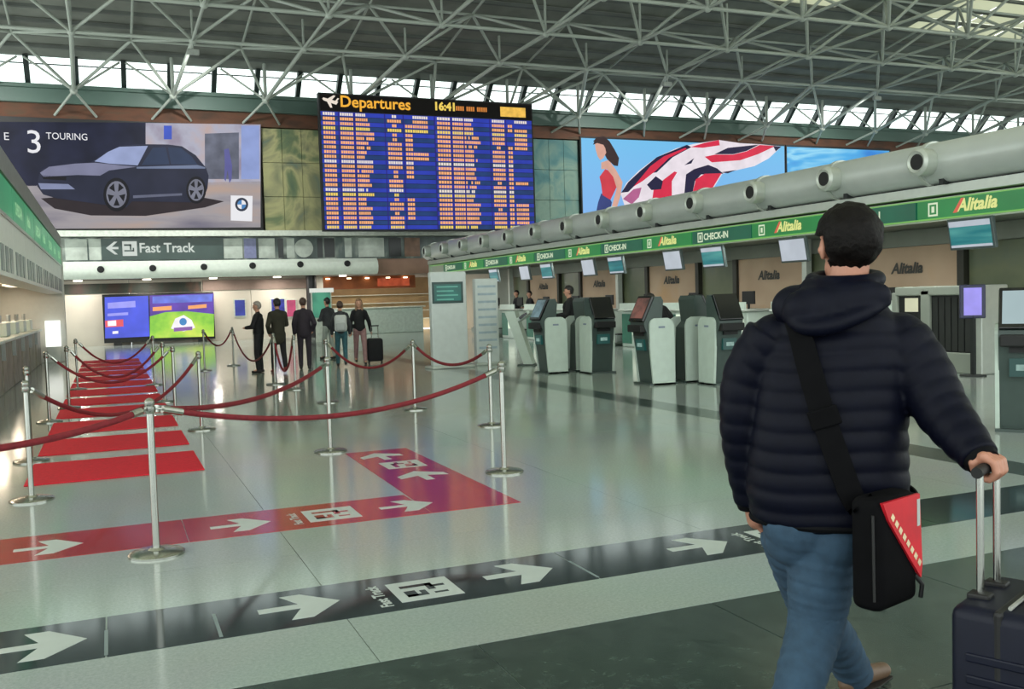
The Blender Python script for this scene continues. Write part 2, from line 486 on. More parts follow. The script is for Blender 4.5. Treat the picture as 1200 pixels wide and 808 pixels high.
for i in range(-7, 37):
    x = -2.35+MP*i
    for nm, me in (('pane', me_pane), ('mullion', me_fin)):
        o = bpy.data.objects.new(nm, me); COL.objects.link(o); o.parent = win; o.location = Vector((x, 0, 0))-win.location
put('transom', MB().box(XW0, XW1, (GY0+GY1)/2-0.13, (GY0+GY1)/2-0.07, 10.53, 10.57), m_mull, win)

# lower part of the end wall: white fascia band, glazed gallery strip, recessed ground floor
m_fascia = mat('white_fascia', (222, 230, 218), 0.4, vary=0.05)
m_gallery = ramp_mat('dim_gallery', [(0.3, (28, 40, 40)), (0.5, (78, 92, 88)), (0.62, (150, 158, 148)), (0.72, (56, 66, 60))], 1.1, 0.35, stretch=(1, 1, 0.5), detail=3)
XF1 = 10.6
put('lower_return', MB().box(XF1, XF1+9, YW+0.1, YW+0.3, 2.63, 3.28), mat('return_brown', (150, 118, 100), .6, vary=.2, scale=1.2), wall_back)
put('gallery_strip', MB().box(XW0, XF1+9, YW+0.02, YW+0.3, 3.28, 4.22), m_gallery, wall_back)
put('ledge', MB().box(XW0, XF1+9, YW-0.35, YW+0.3, 4.24, 4.46), m_ledge, wall_back)
fb = MB()
fb.prism([(XW0, YW+0.3, 2.63), (XW0, YW-0.15, 2.63), (XW0, YW-0.3, 2.75), (XW0, YW-0.36, 2.95), (XW0, YW-0.3, 3.15), (XW0, YW-0.1, 3.3), (XW0, YW+0.3, 3.3)], (XF1-XW0, 0, 0))
put('fascia', fb, m_fascia, wall_back, smooth=True)
m_black = mat('matt_black', (10, 11, 12), 0.6)
for x_, y_ in ((118, 316), (179, 314.5), (239, 313), (296, 311.5), (352, 310), (407, 309)):
    p = on_y(x_, y_, YW-0.35)
    put('air_nozzle', MB().lathe([(0.13, 0), (0.13, 0.08), (0.1, 0.1), (0.06, 0.1)], 14, Matrix.Translation((p.x, YW-0.30, p.z)) @ Matrix.Rotation(R(90), 4, 'X')), m_black, wall_back)
# images and openings along the gallery strip
g1 = mat('gallery_pale', (176, 184, 174), 0.4, vary=.3, scale=2); g2 = mat('gallery_dark', (18, 24, 24), 0.3); g3 = mat('gallery_lilac', (120, 124, 160), .4); g4 = mat('gallery_brown', (120, 92, 74), .5, vary=.3, scale=3)
for (xa, xb, m_) in ((76, 102, g1), (104, 122, g1), (262, 284, g1), (286, 300, g3), (303, 322, g1), (326, 332, g2), (336, 345, g1), (372, 378, g2), (380, 392, g2), (404, 412, g1), (420, 450, g1), (456, 470, g2), (474, 492, g4)):
    a = on_y(xa, 290, YW); b = on_y(xb, 290, YW)
    put('gallery_panel', MB().box(a.x, b.x, YW-0.01, YW+0.05, 3.36, 4.16), m_, wall_back)
pr = on_y(356, 290, YW)
put('round_emblem', MB().lathe([(0.38, 0), (0.38, 0.04), (0.26, 0.05), (0.26, 0.02), (0.12, 0.02)], 24, Matrix.Translation((pr.x, YW+0.02, 3.75)) @ Matrix.Rotation(R(90), 4, 'X')), g1, wall_back)

YL = 41.9
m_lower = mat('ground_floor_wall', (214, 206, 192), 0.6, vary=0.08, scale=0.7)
wall_low = structure('wall_back_lower', 'recessed cream ground-floor wall under the white fascia')
for i, (xa, xb) in enumerate(((-6, -1.6), (-1.6, 0.8), (0.8, 3.2), (3.2, 5.6), (5.6, 8.2), (8.2, 8.7))):
    put('wall_panel', MB().box(xa+0.01, xb-0.01, YL, YL+0.3, 0, 2.66), m_lower, wall_low)
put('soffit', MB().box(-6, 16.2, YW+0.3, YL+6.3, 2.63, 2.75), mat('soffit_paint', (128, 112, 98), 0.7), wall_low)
put('header_board', MB().box(-6, 3.6, YL-0.06, YL+0.05, 2.1, 2.5), ramp_mat('header_brown', [(0.35, (62, 42, 34)), (0.5, (40, 52, 42)), (0.65, (122, 78, 62))], 1.0, 0.6, stretch=(1, 1, .3)), wall_low)
put('header_board', MB().box(3.65, 8.2, YL-0.06, YL+0.05, 2.12, 2.55), mat('header_grey', (146, 126, 116), 0.7, vary=.15, scale=2), wall_low)
put('side_return', MB().box(-6.3, -6, YW, YL+6, 0, 2.63), m_lower, wall_low)
put('shop_back', MB().box(8.6, 16.2, YL+5.9, YL+6.2, 0, 2.66), mat('shop_wall', (176, 150, 116), 0.7, vary=.15, scale=1.5), wall_low)
put('shop_side', MB().box(16.0, 16.3, YW+0.3, YL+6, 0, 2.7), m_lower, wall_low)
# dark column beside the shop
tr = put('trim_3', MB().lathe([(0.22, 0), (0.22, 2.64)], 20, Matrix.Translation((7.98, YW+0.9, 0))), mat('dark_column', (30, 28, 30), 0.4), smooth=True)
tag(tr, 'dark round column under the fascia behind the standing travellers', None, kind='structure')
# shop interior: orange bulkhead with lights, pale counter, shelves
m_or = mat('orange_bulkhead', (150, 84, 44), 0.6, vary=.25, scale=2)
sh = thing('shop_front', 'small shop with orange lit bulkhead behind the waiting travellers', 'shop', (10.5, YL+2, 0))
put('bulkhead', MB().box(8.7, 13.2, YL+1.0, YL+1.4, 2.05, 2.62), m_or, sh)
put('menu_board', MB().box(11.4, 12.9, YL+0.93, YL+1.0, 2.15, 2.5), glow('menu_red', (190, 84, 52), 0.7, .3, 4), sh)
put('counter', MB().rbox(9.4, 13.4, YL+0.6, YL+1.3, 0, 1.15, 0.03), mat('counter_pale', (180, 196, 186), 0.35), sh)
put('counter_top', MB().box(9.3, 13.5, YL+0.5, YL+1.4, 1.15, 1.2), m_ledge, sh)
for q in range(4):
    put('shelf', MB().box(8.9, 15.6, YL+5.5, YL+5.9, 0.5+0.42*q, 0.53+0.42*q), m_ledge, sh)
for q in range(5):
    put('spotlight', MB().lathe([(0.1, 0), (0.1, 0.05)], 12, Matrix.Translation((9.1+0.9*q, YL+0.9-0.25*(q % 2), 2.5))), glow('warm_spot', (255, 236, 200), 4.0, 0), sh)
lamp('shop_lamp', (11.2, YL+2.5, 2.55), 160, 3.5, 2.0, (1, .85, .65))
# soffit downlights along the fascia
dl = thing('soffit_downlights', 'row of small round downlights under the white fascia', 'ceiling lights', (2, YW+0.9, 2.6))
for x_ in (91, 172, 250, 325, 402):
    p = on_y(x_, 326, YW+0.9)
    put('downlight', MB().lathe([(0.16, 0), (0.16, 0.06), (0.12, 0.06)], 14, Matrix.Translation((p.x, YW+0.95, 2.58))), glow('downlight_glow', (255, 244, 222), 5.0, 0), dl)
    lamp('downlight_lamp', (p.x, YW+0.95, 2.57), 40, 0.28, None, (1, .92, .82))

# ---------------------------------------------------------------- added floodlights under the space frame, brightening the dark end wall
m_lum = mat('added_light_case', (150, 156, 148), .4)
for k, i in enumerate((-1, 1, 6, 9)):
    p = NB(i, 0)
    t = thing('added_floodlight', ORD[k]+' small added floodlight under the space frame, counted from the car advertisement end', 'ceiling light', (p[0], p[1], 10.0), 0, 'added floodlights under the space frame')
    put('case', MB().rbox(p[0]-.2, p[0]+.2, p[1]-.06, p[1]+.1, 10.02, 10.2, .02), m_lum, t)
    put('hanger', MB().tube([(p[0], p[1], 10.19), (p[0], p[1], 10.42)], .025, 8), m_lum, t)
    put('lamp_glass', MB().box(p[0]-.17, p[0]+.17, p[1]+.1, p[1]+.11, 10.04, 10.18), glow('added_light_glass', (250, 250, 244), 3.0, 0), t)
    lamp('floodlight', (p[0], p[1]+.13, 10.1), 380, .35, .2, (1, 1, .97), (R(40), 0, 0), spread=120)  # added lamp that lifts the far end of the hall
# ================================================================ advertising screens and departures board on the end wall
YA = YW-0.12
def ell_px(cx, cy, rx, ry, n=22):
    return [(cx+rx*math.cos(2*math.pi*i/n), cy+ry*math.sin(2*math.pi*i/n)) for i in range(n)]
ROUGH_BOARD = .6
def wpoly(name, pts, material, parent, layer, Y=None):
    """flat print on the screen: outline in photo pixels laid on the screen's own plane"""
    y = (YA if Y is None else Y)-0.006*layer
    return put(name, MB().poly([on_y(a, b, y) for a, b in pts]), material, parent, recalc=False)
def screen_box(parent, x0, x1, z0, z1, name='housing', y0=None, m=None, y1=None):
    return put(name, MB().box(x0, x1, YA+0.002 if y0 is None else y0, YW+0.3 if y1 is None else y1, z0, z1), m or m_black, parent)

# ---- car advertisement
car = thing('advertising_screen', 'wide lit advertisement showing a dark estate car on a street', 'billboard', (1.5, YA, 4.5))
a = on_y(8, 141, YA); b = on_y(305, 268, YA)
screen_box(car, a.x-0.25, b.x+0.12, 4.47, 8.66)
Z = zm(0, 130, 3.75)
G = lambda n, c, s=1.0, v=.1, sc=1.5: glow('ad_'+n, c, s, v, sc)
wpoly('backdrop', Z([(-20, 48), (640, 52), (640, 330), (-20, 330)]), G('navy', (30, 34, 58), .9, .35, 1.2), car, 0)
wpoly('street', Z([(640, 53), (1145, 60), (1145, 320), (640, 330)]), ramp_mat('ad_street', [(.3, (150, 140, 160)), (.5, (178, 178, 196)), (.7, (196, 168, 160))], 0.9, .3, emit=.9), car, 0)
wpoly('road', Z([(-20, 330), (640, 320), (1145, 310), (1145, 512), (-20, 520)]), ramp_mat('ad_road', [(.3, (120, 116, 132)), (.5, (164, 158, 162)), (.7, (184, 160, 148))], 0.6, .3, emit=.9, stretch=(.4, 1, 2)), car, 0)
wpoly('shopfront', Z([(900, 100), (1050, 95), (1050, 300), (900, 300)]), G('shop', (104, 108, 124), .9, .3, 2), car, 1)
wpoly('awning', Z([(720, 65), (755, 65), (755, 125), (720, 125)]), G('blue', (58, 84, 190)), car, 1)
wpoly('facade_pillar', Z([(1060, 65), (1140, 65), (1140, 300), (1060, 300)]), G('pillar', (140, 156, 206)), car, 1)
wpoly('pedestrian', Z([(985, 170), (1005, 165), (1012, 200), (1020, 240), (1018, 300), (1008, 318), (1000, 260), (992, 310), (985, 300), (988, 230)]), G('pedestrian', (92, 92, 150)), car, 2)
wpoly('shadow', Z([(180, 385), (300, 375), (860, 375), (985, 398), (900, 425), (640, 462), (400, 460), (240, 430)]), G('shadow', (44, 36, 40)), car, 1)
wpoly('car_body', Z([(163, 330), (172, 280), (190, 255), (260, 238), (400, 226), (470, 178), (520, 155), (600, 146), (740, 148), (800, 156), (860, 195), (905, 250), (917, 285), (912, 340), (900, 370), (840, 402), (580, 398), (555, 425), (470, 415), (380, 402), (250, 385), (190, 368)]), G('body', (38, 42, 62), .9, .25, 1.0), car, 3)
wpoly('bonnet', Z([(176, 272), (215, 246), (330, 232), (420, 228), (600, 246), (480, 262), (440, 285), (340, 282), (190, 290)]), G('bonnet', (122, 124, 150)), car, 4)
wpoly('windscreen', Z([(415, 222), (475, 180), (525, 158), (650, 154), (605, 240), (480, 232)]), G('screen', (150, 162, 202)), car, 4)
wpoly('side_window', Z([(622, 238), (672, 162), (728, 160), (745, 235)]), G('glass', (42, 56, 84)), car, 4)
wpoly('side_window', Z([(752, 235), (738, 160), (795, 163), (842, 200), (868, 236)]), G('glass', (42, 56, 84)), car, 4)
wpoly('beltline', Z([(600, 246), (868, 238), (902, 248), (902, 254), (600, 254)]), G('belt', (110, 122, 150)), car, 4)
wpoly('grille', Z([(182, 282), (292, 290), (290, 306), (190, 300)]), G('grille', (14, 14, 22)), car, 4)
wpoly('bumper', Z([(168, 318), (300, 322), (330, 345), (180, 345)]), G('bumper', (128, 136, 168)), car, 4)
wpoly('sill', Z([(585, 372), (800, 362), (800, 372), (585, 384)]), G('sill', (96, 100, 120)), car, 4)
for cx, cy, rx, ry in ((512, 368, 58, 74), (862, 348, 44, 60)):
    wpoly('tyre', Z(ell_px(cx, cy, rx, ry)), G('tyre', (18, 18, 24)), car, 5)
    wpoly('rim', Z(ell_px(cx, cy, rx*.78, ry*.8)), G('rim', (116, 118, 132)), car, 6)
    for q in range(5):
        t = q*2*math.pi/5+.3
        wpoly('spoke_gap', Z([(cx+rx*.2*math.cos(t), cy+ry*.2*math.sin(t)), (cx+rx*.68*math.cos(t-.35), cy+ry*.7*math.sin(t-.35)), (cx+rx*.68*math.cos(t+.35), cy+ry*.7*math.sin(t+.35))]), G('tyre', (18, 18, 24)), car, 7)
m_w = glow('ad_white', (232, 232, 236), 1.0, 0)
def wtext(parent, s, px_, py_, h_px, material, layer=8, align='LEFT', name='lettering', shear=0, bold=0.0, wscale=1.0, Y=None):
    y = (YA if Y is None else Y)-0.006*layer
    o = on_y(px_, py_, y); top = on_y(px_, py_-h_px, y)
    sz = (top.z-o.z)/0.7
    mb = text_on(MB(), s, o, (wscale, 0, 0), (0, 0, 1), sz, align, shear, bold)
    return put(name, mb, material, parent, recalc=False)
wtext(car, '3', 30, 179, 27, m_w, wscale=1.0)
wtext(car, 'TOURING', 54, 163, 8, m_w, wscale=.88)
wtext(car, 'E', 4, 164, 9, m_w)
wpoly('badge_card', Z([(1014, 372), (1110, 374), (1108, 486), (1014, 482)]), m_w, car, 8)
wpoly('badge_ring', Z(ell_px(1062, 412, 29, 30)), G('ring', (52, 58, 74)), car, 9)
for q, c in enumerate(('bl', 'wh', 'bl', 'wh')):
    pts = [(1062, 412)]+[(1062+19*math.cos(math.pi/2*q+math.pi/2*k/5), 412+20*math.sin(math.pi/2*q+math.pi/2*k/5)) for k in range(6)]
    wpoly('badge_quarter', Z(pts), G('badge_blue', (74, 132, 190)) if c == 'bl' else m_w, car, 10)

# ---- mural strips between the screens
m_mural = ramp_mat('mural_print', [(.25, (48, 80, 70)), (.42, (104, 118, 84)), (.52, (164, 162, 116)), (.62, (120, 124, 94)), (.75, (70, 106, 104))], 0.55, .7, stretch=(1, 1, .9), detail=8, dist=1.2)
m_mural2 = ramp_mat('mural_print_teal', [(.25, (38, 78, 84)), (.45, (66, 112, 112)), (.6, (110, 136, 122)), (.75, (56, 92, 94))], 0.6, .7, detail=8, dist=1.2)
for (xa, xb, m_, lb, rows) in ((308, 377, m_mural, 'mottled olive mural panel between the car advertisement and the flight board', 0), (626, 679.5, m_mural2, 'mottled teal mural panel between the flight board and the flag advertisement', 0)):
    a = on_y(xa, 200, YW+.1); b = on_y(xb, 200, YW+.1)
    if xb > 600: b.x = on_y(681, 161, YA).x-.062
    t = thing('mural_panel', lb, 'mural', ((a.x+b.x)/2, YW+.1, 4.46))
    n = 3
    for q in range(n):
        for r_ in range(3):
            w = (b.x-a.x)/n; h = (8.64-4.48)/3
            put('mural_board', MB().box(a.x+w*q+.01, a.x+w*(q+1)-.01, YW+.1, YW+.3, 4.48+h*r_+.01, 4.48+h*(r_+1)-.01), m_, t)

# ---- departures board
YD = YW-2.7
brd = thing('departures_board', 'large blue departures board with orange flight rows and black header', 'flight board', (13.2, YD, 4.5))
Z = zm(370, 110, 4.615)
dTL, dTR, dBL, dBR = [on_y(*Z([p])[0], YD) for p in ((28, 12), (1170, 52), (45, 735), (1175, 728))]
bx0, bx1, bz0, bz1 = (dTL.x+dBL.x)/2, (dTR.x+dBR.x)/2, dBL.z, (dTL.z+dTR.z)/2
put('housing', MB().box(bx0-.06, bx1+.06, YD+0.003, YD+.3, bz0-.06, bz1+.06), m_black, brd)
for u_ in (.14, .5, .86): put('wall_arm', MB().box(bx0+(bx1-bx0)*u_-.08, bx0+(bx1-bx0)*u_+.08, YD+.3, YW+.3, bz0+1.2, bz0+1.36), m_black, brd)
BW, BH = bx1-bx0, bz1-bz0
HZ = bz1-BH*0.125
def bz(f): return HZ-(HZ-bz0)*f          # f 0..1 over the row area
put('header', MB().box(bx0, bx1, YD-.02, YD+.003, HZ+.03, bz1), mat('board_header', (22, 18, 16), .4), brd)
m_amb = glow('board_amber', (244, 178, 60), 1.0, .05); m_yel = glow('board_yellow', (240, 208, 96), 1.0, .05); m_whi = glow('board_white', (232, 220, 206), 1.0, .05)
hm = MB(); text_on(hm, 'Departures', (bx0+BW*.085, YD-.03, HZ+.2), (1, 0, 0), (0, 0, 1), .62, bold=.012)
put('title', hm, m_amb, brd, recalc=False)
# little aeroplane sign before the title
pl = MB(); cx, cz = bx0+BW*.045, HZ+.36
for pts in ([(-.3, .02), (.28, .16), (.32, .1), (.26, .04), (-.22, -.1)], [(-.02, .04), (-.2, .24), (-.12, .26), (.14, .1)], [(.0, .0), (-.06, -.22), (.02, -.22), (.16, .04)], [(-.22, 0), (-.34, .14), (-.28, .16), (-.16, .02)]):
    pl.poly([(cx-u, YD-.03, cz+v) for u, v in pts])
put('aeroplane_sign', pl, m_whi, brd, recalc=False)
ck = MB(); text_on(ck, '16:41', (bx0+BW*.515, YD-.03, HZ+.26), (1, 0, 0), (0, 0, 1), .44, bold=.02)
put('clock_digits', ck, m_yel, brd, recalc=False)
dt = MB()
for q in range(15):
    if q in (4, 9): continue
    x = bx0+BW*.622+q*.092; dt.poly([(x, YD-.03, HZ+.27), (x+.07, YD-.03, HZ+.27), (x+.07, YD-.03, HZ+.45), (x, YD-.03, HZ+.45)])
put('date_digits', dt, glow('board_dim_amber', (206, 128, 60), 1, .05), brd, recalc=False)['kind'] = 'stuff'
put('logo_plate', MB().box(bx0+BW*.842, bx0+BW*.97, YD-.03, YD-.02, HZ+.12, HZ+.52), glow('board_logo', (238, 190, 84), 1, .2, 4), brd)
m_rowA = glow('board_row_blue', (46, 62, 172), 1.0, .12, 2); m_rowB = glow('board_row_teal', (36, 62, 112), 1.0, .15, 2)
NR = 25
cols_l = [(.008, .062, 5, 0), (.083, .142, 6, 0), (.152, .225, 8, 1), (.295, .36, 6, 2), (.377, .412, 3, 3), (.413, .485, 7, 4)]
cols_r = [(.528, .592, 5, 0), (.602, .655, 5, 0), (.66, .73, 8, 1), (.797, .86, 6, 2), (.876, .9, 2, 3), (.91, .975, 6, 4)]
rnd = random.Random(3)
rh = (HZ-bz0)/NR
blk = {}
for r_ in range(NR):
    z1 = HZ-rh*r_; z0 = z1-rh
    for half, (u0, u1, cols) in enumerate(((0, .515, cols_l), (.52, 1.0, cols_r))):
        row = put('display_row', MB().box(bx0+BW*u0, bx0+BW*u1, YD-.015, YD+.003, z0+.012, z1-.008), m_rowA if (r_+half) % 2 == 0 or r_ == 0 else m_rowB, brd)
        tx = MB()
        for (a_, b_, n, kind) in cols:
            k = n
            if kind == 1: k = max(4, int(n*rnd.uniform(.55, 1.15)))
            if kind == 2 and rnd.random() < .2: k = 2
            if kind == 3:
                if blk.get((half, 3), 0) <= 0: blk[(half, 3)] = rnd.randint(2, 5); blk[(half, 's')] = rnd.random() < .62
                blk[(half, 3)] -= 1
                if not blk[(half, 's')] or r_ == 0: continue
            if kind == 4:
                if blk.get((half, 4), 0) <= 0: blk[(half, 4)] = rnd.randint(1, 5); blk[(half, 't')] = rnd.random() < .5
                blk[(half, 4)] -= 1
                if not blk[(half, 't')] and r_ > 0: continue
            cw = (b_-a_)*BW/n
            x = bx0+BW*a_ + ((n-k)*cw/2 if kind == 2 else 0)
            for q in range(k):
                if kind == 1 and q > 0 and rnd.random() < .06: x += cw; continue
                tx.poly([(x+cw*.1, YD-.022, z0+rh*.2), (x+cw*.9, YD-.022, z0+rh*.2), (x+cw*.9, YD-.022, z0+rh*.82), (x+cw*.1, YD-.022, z0+rh*.82)])
                x += cw
        mm = m_whi if r_ == 0 or (r_ in (10, 16)) else (m_yel if r_ % 7 == 3 else glow('board_orange', (226, 158, 100), 1.25, .15, 3))
        if tx.v: put('row_text', tx, mm, row, recalc=False, world=True)['kind'] = 'stuff'
for u in (.0775, .147, .285, .37, .518, .597, .657, .787, .868):
    put('column_divider', MB().box(bx0+BW*u-.02, bx0+BW*u+.02, YD-.018, YD, bz0, HZ), glow('board_divider', (44, 36, 120), 1, .1), brd)

# ---- flag advertisement
fl_ = thing('advertising_screen', 'lit advertisement of a woman in red with a billowing striped flag', 'billboard', (26, YA, 4.5))
a = on_y(681, 161, YA); b = on_y(919, 170, YA)
screen_box(fl_, a.x-.06, b.x+.05, 4.6, 8.64); screen_box(fl_, a.x-.06, b.x+.05, 8.64, 8.8, 'top_frame', y1=YW-.055)
Z = zm(680, 150, 4.8)
def sky_grad(name, c0, c1, z0, z1):
    m = bpy.data.materials.new(name); m.use_nodes = True; nt = m.node_tree; p = nt.nodes['Principled BSDF']
    g = nt.nodes.new('ShaderNodeNewGeometry'); s = nt.nodes.new('ShaderNodeSeparateXYZ'); mr = nt.nodes.new('ShaderNodeMapRange'); rp = nt.nodes.new('ShaderNodeValToRGB')
    nt.links.new(g.outputs['Position'], s.inputs[0]); nt.links.new(s.outputs['Z'], mr.inputs['Value']); mr.inputs['From Min'].default_value = z0; mr.inputs['From Max'].default_value = z1
    nt.links.new(mr.outputs['Result'], rp.inputs['Fac']); rp.color_ramp.elements[0].color = lin(c0)+(1,); rp.color_ramp.elements[1].color = lin(c1)+(1,)
    nt.links.new(rp.outputs['Color'], p.inputs['Emission Color']); p.inputs['Emission Strength'].default_value = 1.0; p.inputs['Base Color'].default_value = (.01, .01, .01, 1)
    return m
m_adsky = sky_grad('ad_sky_print', (128, 176, 236), (112, 190, 236), 4.6, 8.8)
put('sky_print', MB().poly([(a.x, YA, 4.65), (b.x, YA, 4.65), (b.x, YA, 8.72), (a.x, YA, 8.72)]), m_adsky, fl_, recalc=False)
S = lambda n, c: glow('flag_'+n, c, 1.0, .08, 2)
skin_p = S('skin', (214, 164, 146)); hair_p = S('hair', (52, 34, 34)); red_p = S('red', (214, 44, 74)); navy_p = S('navy', (34, 30, 62)); white_p = S('white', (232, 222, 230)); pink_p = S('mauve', (176, 96, 140)); jean_p = S('jeans', (52, 64, 120))
wpoly('woman_jeans', Z([(118, 368), (165, 395), (178, 420), (160, 500), (85, 500), (100, 420)]), jean_p, fl_, 2)
wpoly('woman_top', Z([(108, 275), (140, 232), (175, 245), (200, 290), (206, 330), (170, 405), (125, 378), (118, 320)]), S('top', (206, 58, 72)), fl_, 3)
wpoly('woman_arm', Z([(118, 195), (160, 180), (200, 235), (238, 305), (225, 390), (205, 450), (178, 440), (205, 340), (185, 275), (150, 232), (118, 232)]), skin_p, fl_, 4)
wpoly('woman_hair', Z([(72, 75), (95, 52), (135, 48), (165, 75), (195, 125), (218, 170), (212, 215), (190, 212), (150, 175), (128, 130), (110, 90)]), hair_p, fl_, 5)
wpoly('woman_face', Z([(82, 90), (110, 80), (138, 100), (146, 140), (130, 170), (112, 182), (98, 160), (86, 120)]), skin_p, fl_, 6)
wpoly('woman_fringe', Z([(72, 95), (85, 60), (120, 50), (150, 80), (150, 130), (130, 95), (95, 85)]), hair_p, fl_, 7)
wpoly('flag_cloth', Z([(228, 372), (260, 310), (330, 240), (430, 165), (540, 115), (640, 90), (780, 68), (900, 86), (1010, 92), (1132, 105), (1060, 172), (980, 215), (880, 238), (800, 258), (745, 345), (620, 365), (500, 400), (400, 440), (250, 440)]), white_p, fl_, 2)
wpoly('flag_navy', Z([(230, 365), (270, 305), (340, 240), (430, 165), (600, 95), (625, 108), (520, 165), (430, 250), (395, 255), (330, 300), (270, 360)]), navy_p, fl_, 3)
wpoly('flag_red', Z([(300, 330), (395, 215), (470, 160), (590, 112), (600, 118), (500, 168), (420, 245), (350, 300)]), red_p, fl_, 4)
wpoly('flag_red', Z([(620, 108), (700, 84), (780, 68), (785, 98), (690, 112)]), red_p, fl_, 4)
wpoly('flag_mauve', Z([(240, 400), (300, 345), (345, 335), (330, 390), (290, 430)]), pink_p, fl_, 4)
wpoly('flag_navy', Z([(755, 148), (830, 112), (1005, 94), (935, 130), (860, 148)]), navy_p, fl_, 4)
wpoly('flag_red', Z([(700, 162), (760, 150), (860, 150), (935, 132), (1010, 96), (1098, 102), (1000, 148), (900, 182), (740, 194)]), red_p, fl_, 4)
wpoly('flag_navy', Z([(1085, 102), (1132, 105), (1100, 132)]), navy_p, fl_, 5)
wpoly('flag_red', Z([(400, 440), (412, 350), (470, 290), (530, 245), (545, 250), (515, 300), (515, 400)]), red_p, fl_, 4)
wpoly('flag_navy', Z([(375, 320), (425, 272), (465, 300), (455, 345), (400, 350)]), navy_p, fl_, 5)
wpoly('flag_navy', Z([(585, 372), (595, 262), (640, 232), (720, 208), (770, 228), (805, 258), (680, 262), (645, 300), (632, 365)]), navy_p, fl_, 5)
wpoly('flag_red', Z([(632, 365), (650, 290), (700, 258), (795, 255), (740, 345)]), red_p, fl_, 6)
wpoly('flag_navy', Z([(790, 250), (880, 236), (830, 256)]), navy_p, fl_, 6)
wpoly('flag_navy', Z([(585, 210), (640, 170), (625, 200)]), navy_p, fl_, 5)
# neighbouring plain blue screen
bl = thing('advertising_screen', 'lit plain blue screen with pale swirls beside the flag advertisement', 'billboard', (37, YA, 4.5))
a2 = on_y(921, 171, YA); b2 = on_y(1042, 178, YA)
screen_box(bl, a2.x-.0, b2.x+.1, 4.6, 8.64); screen_box(bl, a2.x-.0, b2.x+.1, 8.64, 8.8, 'top_frame', y1=YW-.055)
put('print', MB().box(a2.x+.06, b2.x, YA-.01, YA+.002, 4.7, 8.7), ramp_mat('blue_swirl', [(.3, (56, 132, 214)), (.5, (84, 176, 232)), (.62, (150, 216, 244)), (.7, (84, 176, 232))], .5, .3, emit=1.0, stretch=(.35, 1, 1.6), detail=2, dist=1.5), bl)

# ---- fast-track direction sign on the gallery strip
fs = thing('direction_sign', 'dark direction sign reading Fast Track with left arrow and pictogram', 'sign', (2, YW-.05, 3.36))
a = on_y(118, 280, YW-.05); b = on_y(262, 300, YW-.05)
put('plate', MB().box(a.x, b.x, YW-.05, YW+.02, 3.34, 4.18), mat('sign_plate', (58, 74, 70), .35, vary=.15, scale=1.5), fs)
m_sw = glow('sign_white', (206, 214, 206), .9, .05)
p = on_y(124, 291, YW-.06); q_ = .72
ar = MB()
for pts in ([(0, 0), (.42, .34), (.58, .34), (.3, .06), (.3, -.06), (.58, -.34), (.42, -.34)], [(.3, -.06), (.62, -.06), (.62, .06), (.3, .06)]):
    ar.poly([(p.x+q_*a_, YW-.06, p.z+q_*b_) for a_, b_ in pts])
put('arrow', ar, m_sw, fs, recalc=False)
a = on_y(143, 283, YW-.06); b = on_y(161, 300, YW-.06)
put('pictogram_card', MB().box(a.x, b.x, YW-.06, YW-.05, b.z, a.z), m_sw, fs)
pg = MB(); w = b.x-a.x; h = a.z-b.z
for (u0, u1, v0, v1) in ((.12, .6, .68, .8), (.5, .62, .42, .8), (.12, .8, .3, .4), (.7, .8, .3, .55)):
    pg.poly([(a.x+w*u0, YW-.066, b.z+h*v0), (a.x+w*u1, YW-.066, b.z+h*v0), (a.x+w*u1, YW-.066, b.z+h*v1), (a.x+w*u0, YW-.066, b.z+h*v1)])
put('pictogram', pg, mat('sign_plate', (58, 74, 70)), fs, recalc=False)
wtext(fs, 'Fast Track', 163, 296, 11, m_sw, layer=0, Y=YW-.06, bold=.01, wscale=.93)

# ---- lower screens on the ground floor wall
YS = YL-.55
ls = thing('advertising_screen', 'low wide screen split into blue notice and purple-green advertisement', 'screen', (2, YS, 0))
a = on_y(121, 346, YS); b = on_y(251, 397, YS)
put('housing', MB().box(a.x-.05, b.x+.05, YS+.01, YS+.25, .12, a.z+.02), m_black, ls)
put('foot', MB().box(a.x+.3, a.x+.6, YS-.1, YS+.4, 0, .12), m_black, ls); put('foot', MB().box(b.x-.6, b.x-.3, YS-.1, YS+.4, 0, .12), m_black, ls)
Z = zm(60, 265, 5.985)
def spoly(name, pts, m_, layer): return wpoly(name, Z(pts), m_, ls, layer, YS)
spoly('blue_notice', [(375, 500), (680, 490), (690, 775), (378, 790)], glow('scr_blue', (70, 84, 214), 1.1, .15, 1.5), 0)
spoly('notice_line', [(395, 540), (590, 525), (592, 570), (397, 580)], glow('scr_lilac', (150, 150, 236), 1.1), 1)
spoly('notice_line', [(395, 615), (540, 605), (540, 625), (395, 635)], glow('scr_lilac', (150, 150, 236), 1.1), 1)
spoly('red_notice', [(378, 665), (505, 655), (507, 705), (380, 712)], glow('scr_red', (226, 84, 92), 1.1), 1)
spoly('red_notice_text', [(395, 668), (455, 662), (457, 700), (397, 704)], glow('scr_white', (240, 236, 240), 1.1), 2)
spoly('notice_mark', [(430, 740), (470, 736), (470, 755), (430, 758)], glow('scr_white', (240, 236, 240), 1.1), 1)
spoly('purple_sky', [(690, 488), (1140, 472), (1142, 620), (692, 635)], glow('scr_purple', (88, 54, 158), 1.1, .3, 1.5), 0)
spoly('blue_sky', [(710, 495), (1135, 478), (1130, 530), (710, 545)], glow('scr_blue2', (96, 110, 206), 1.1, .3, 2), 1)
spoly('banner', [(712, 570), (845, 560), (845, 590), (712, 598)], glow('scr_orange', (238, 160, 96), 1.1), 2)
spoly('banner', [(960, 560), (1090, 548), (1090, 574), (960, 584)], glow('scr_orange', (238, 160, 96), 1.1), 2)
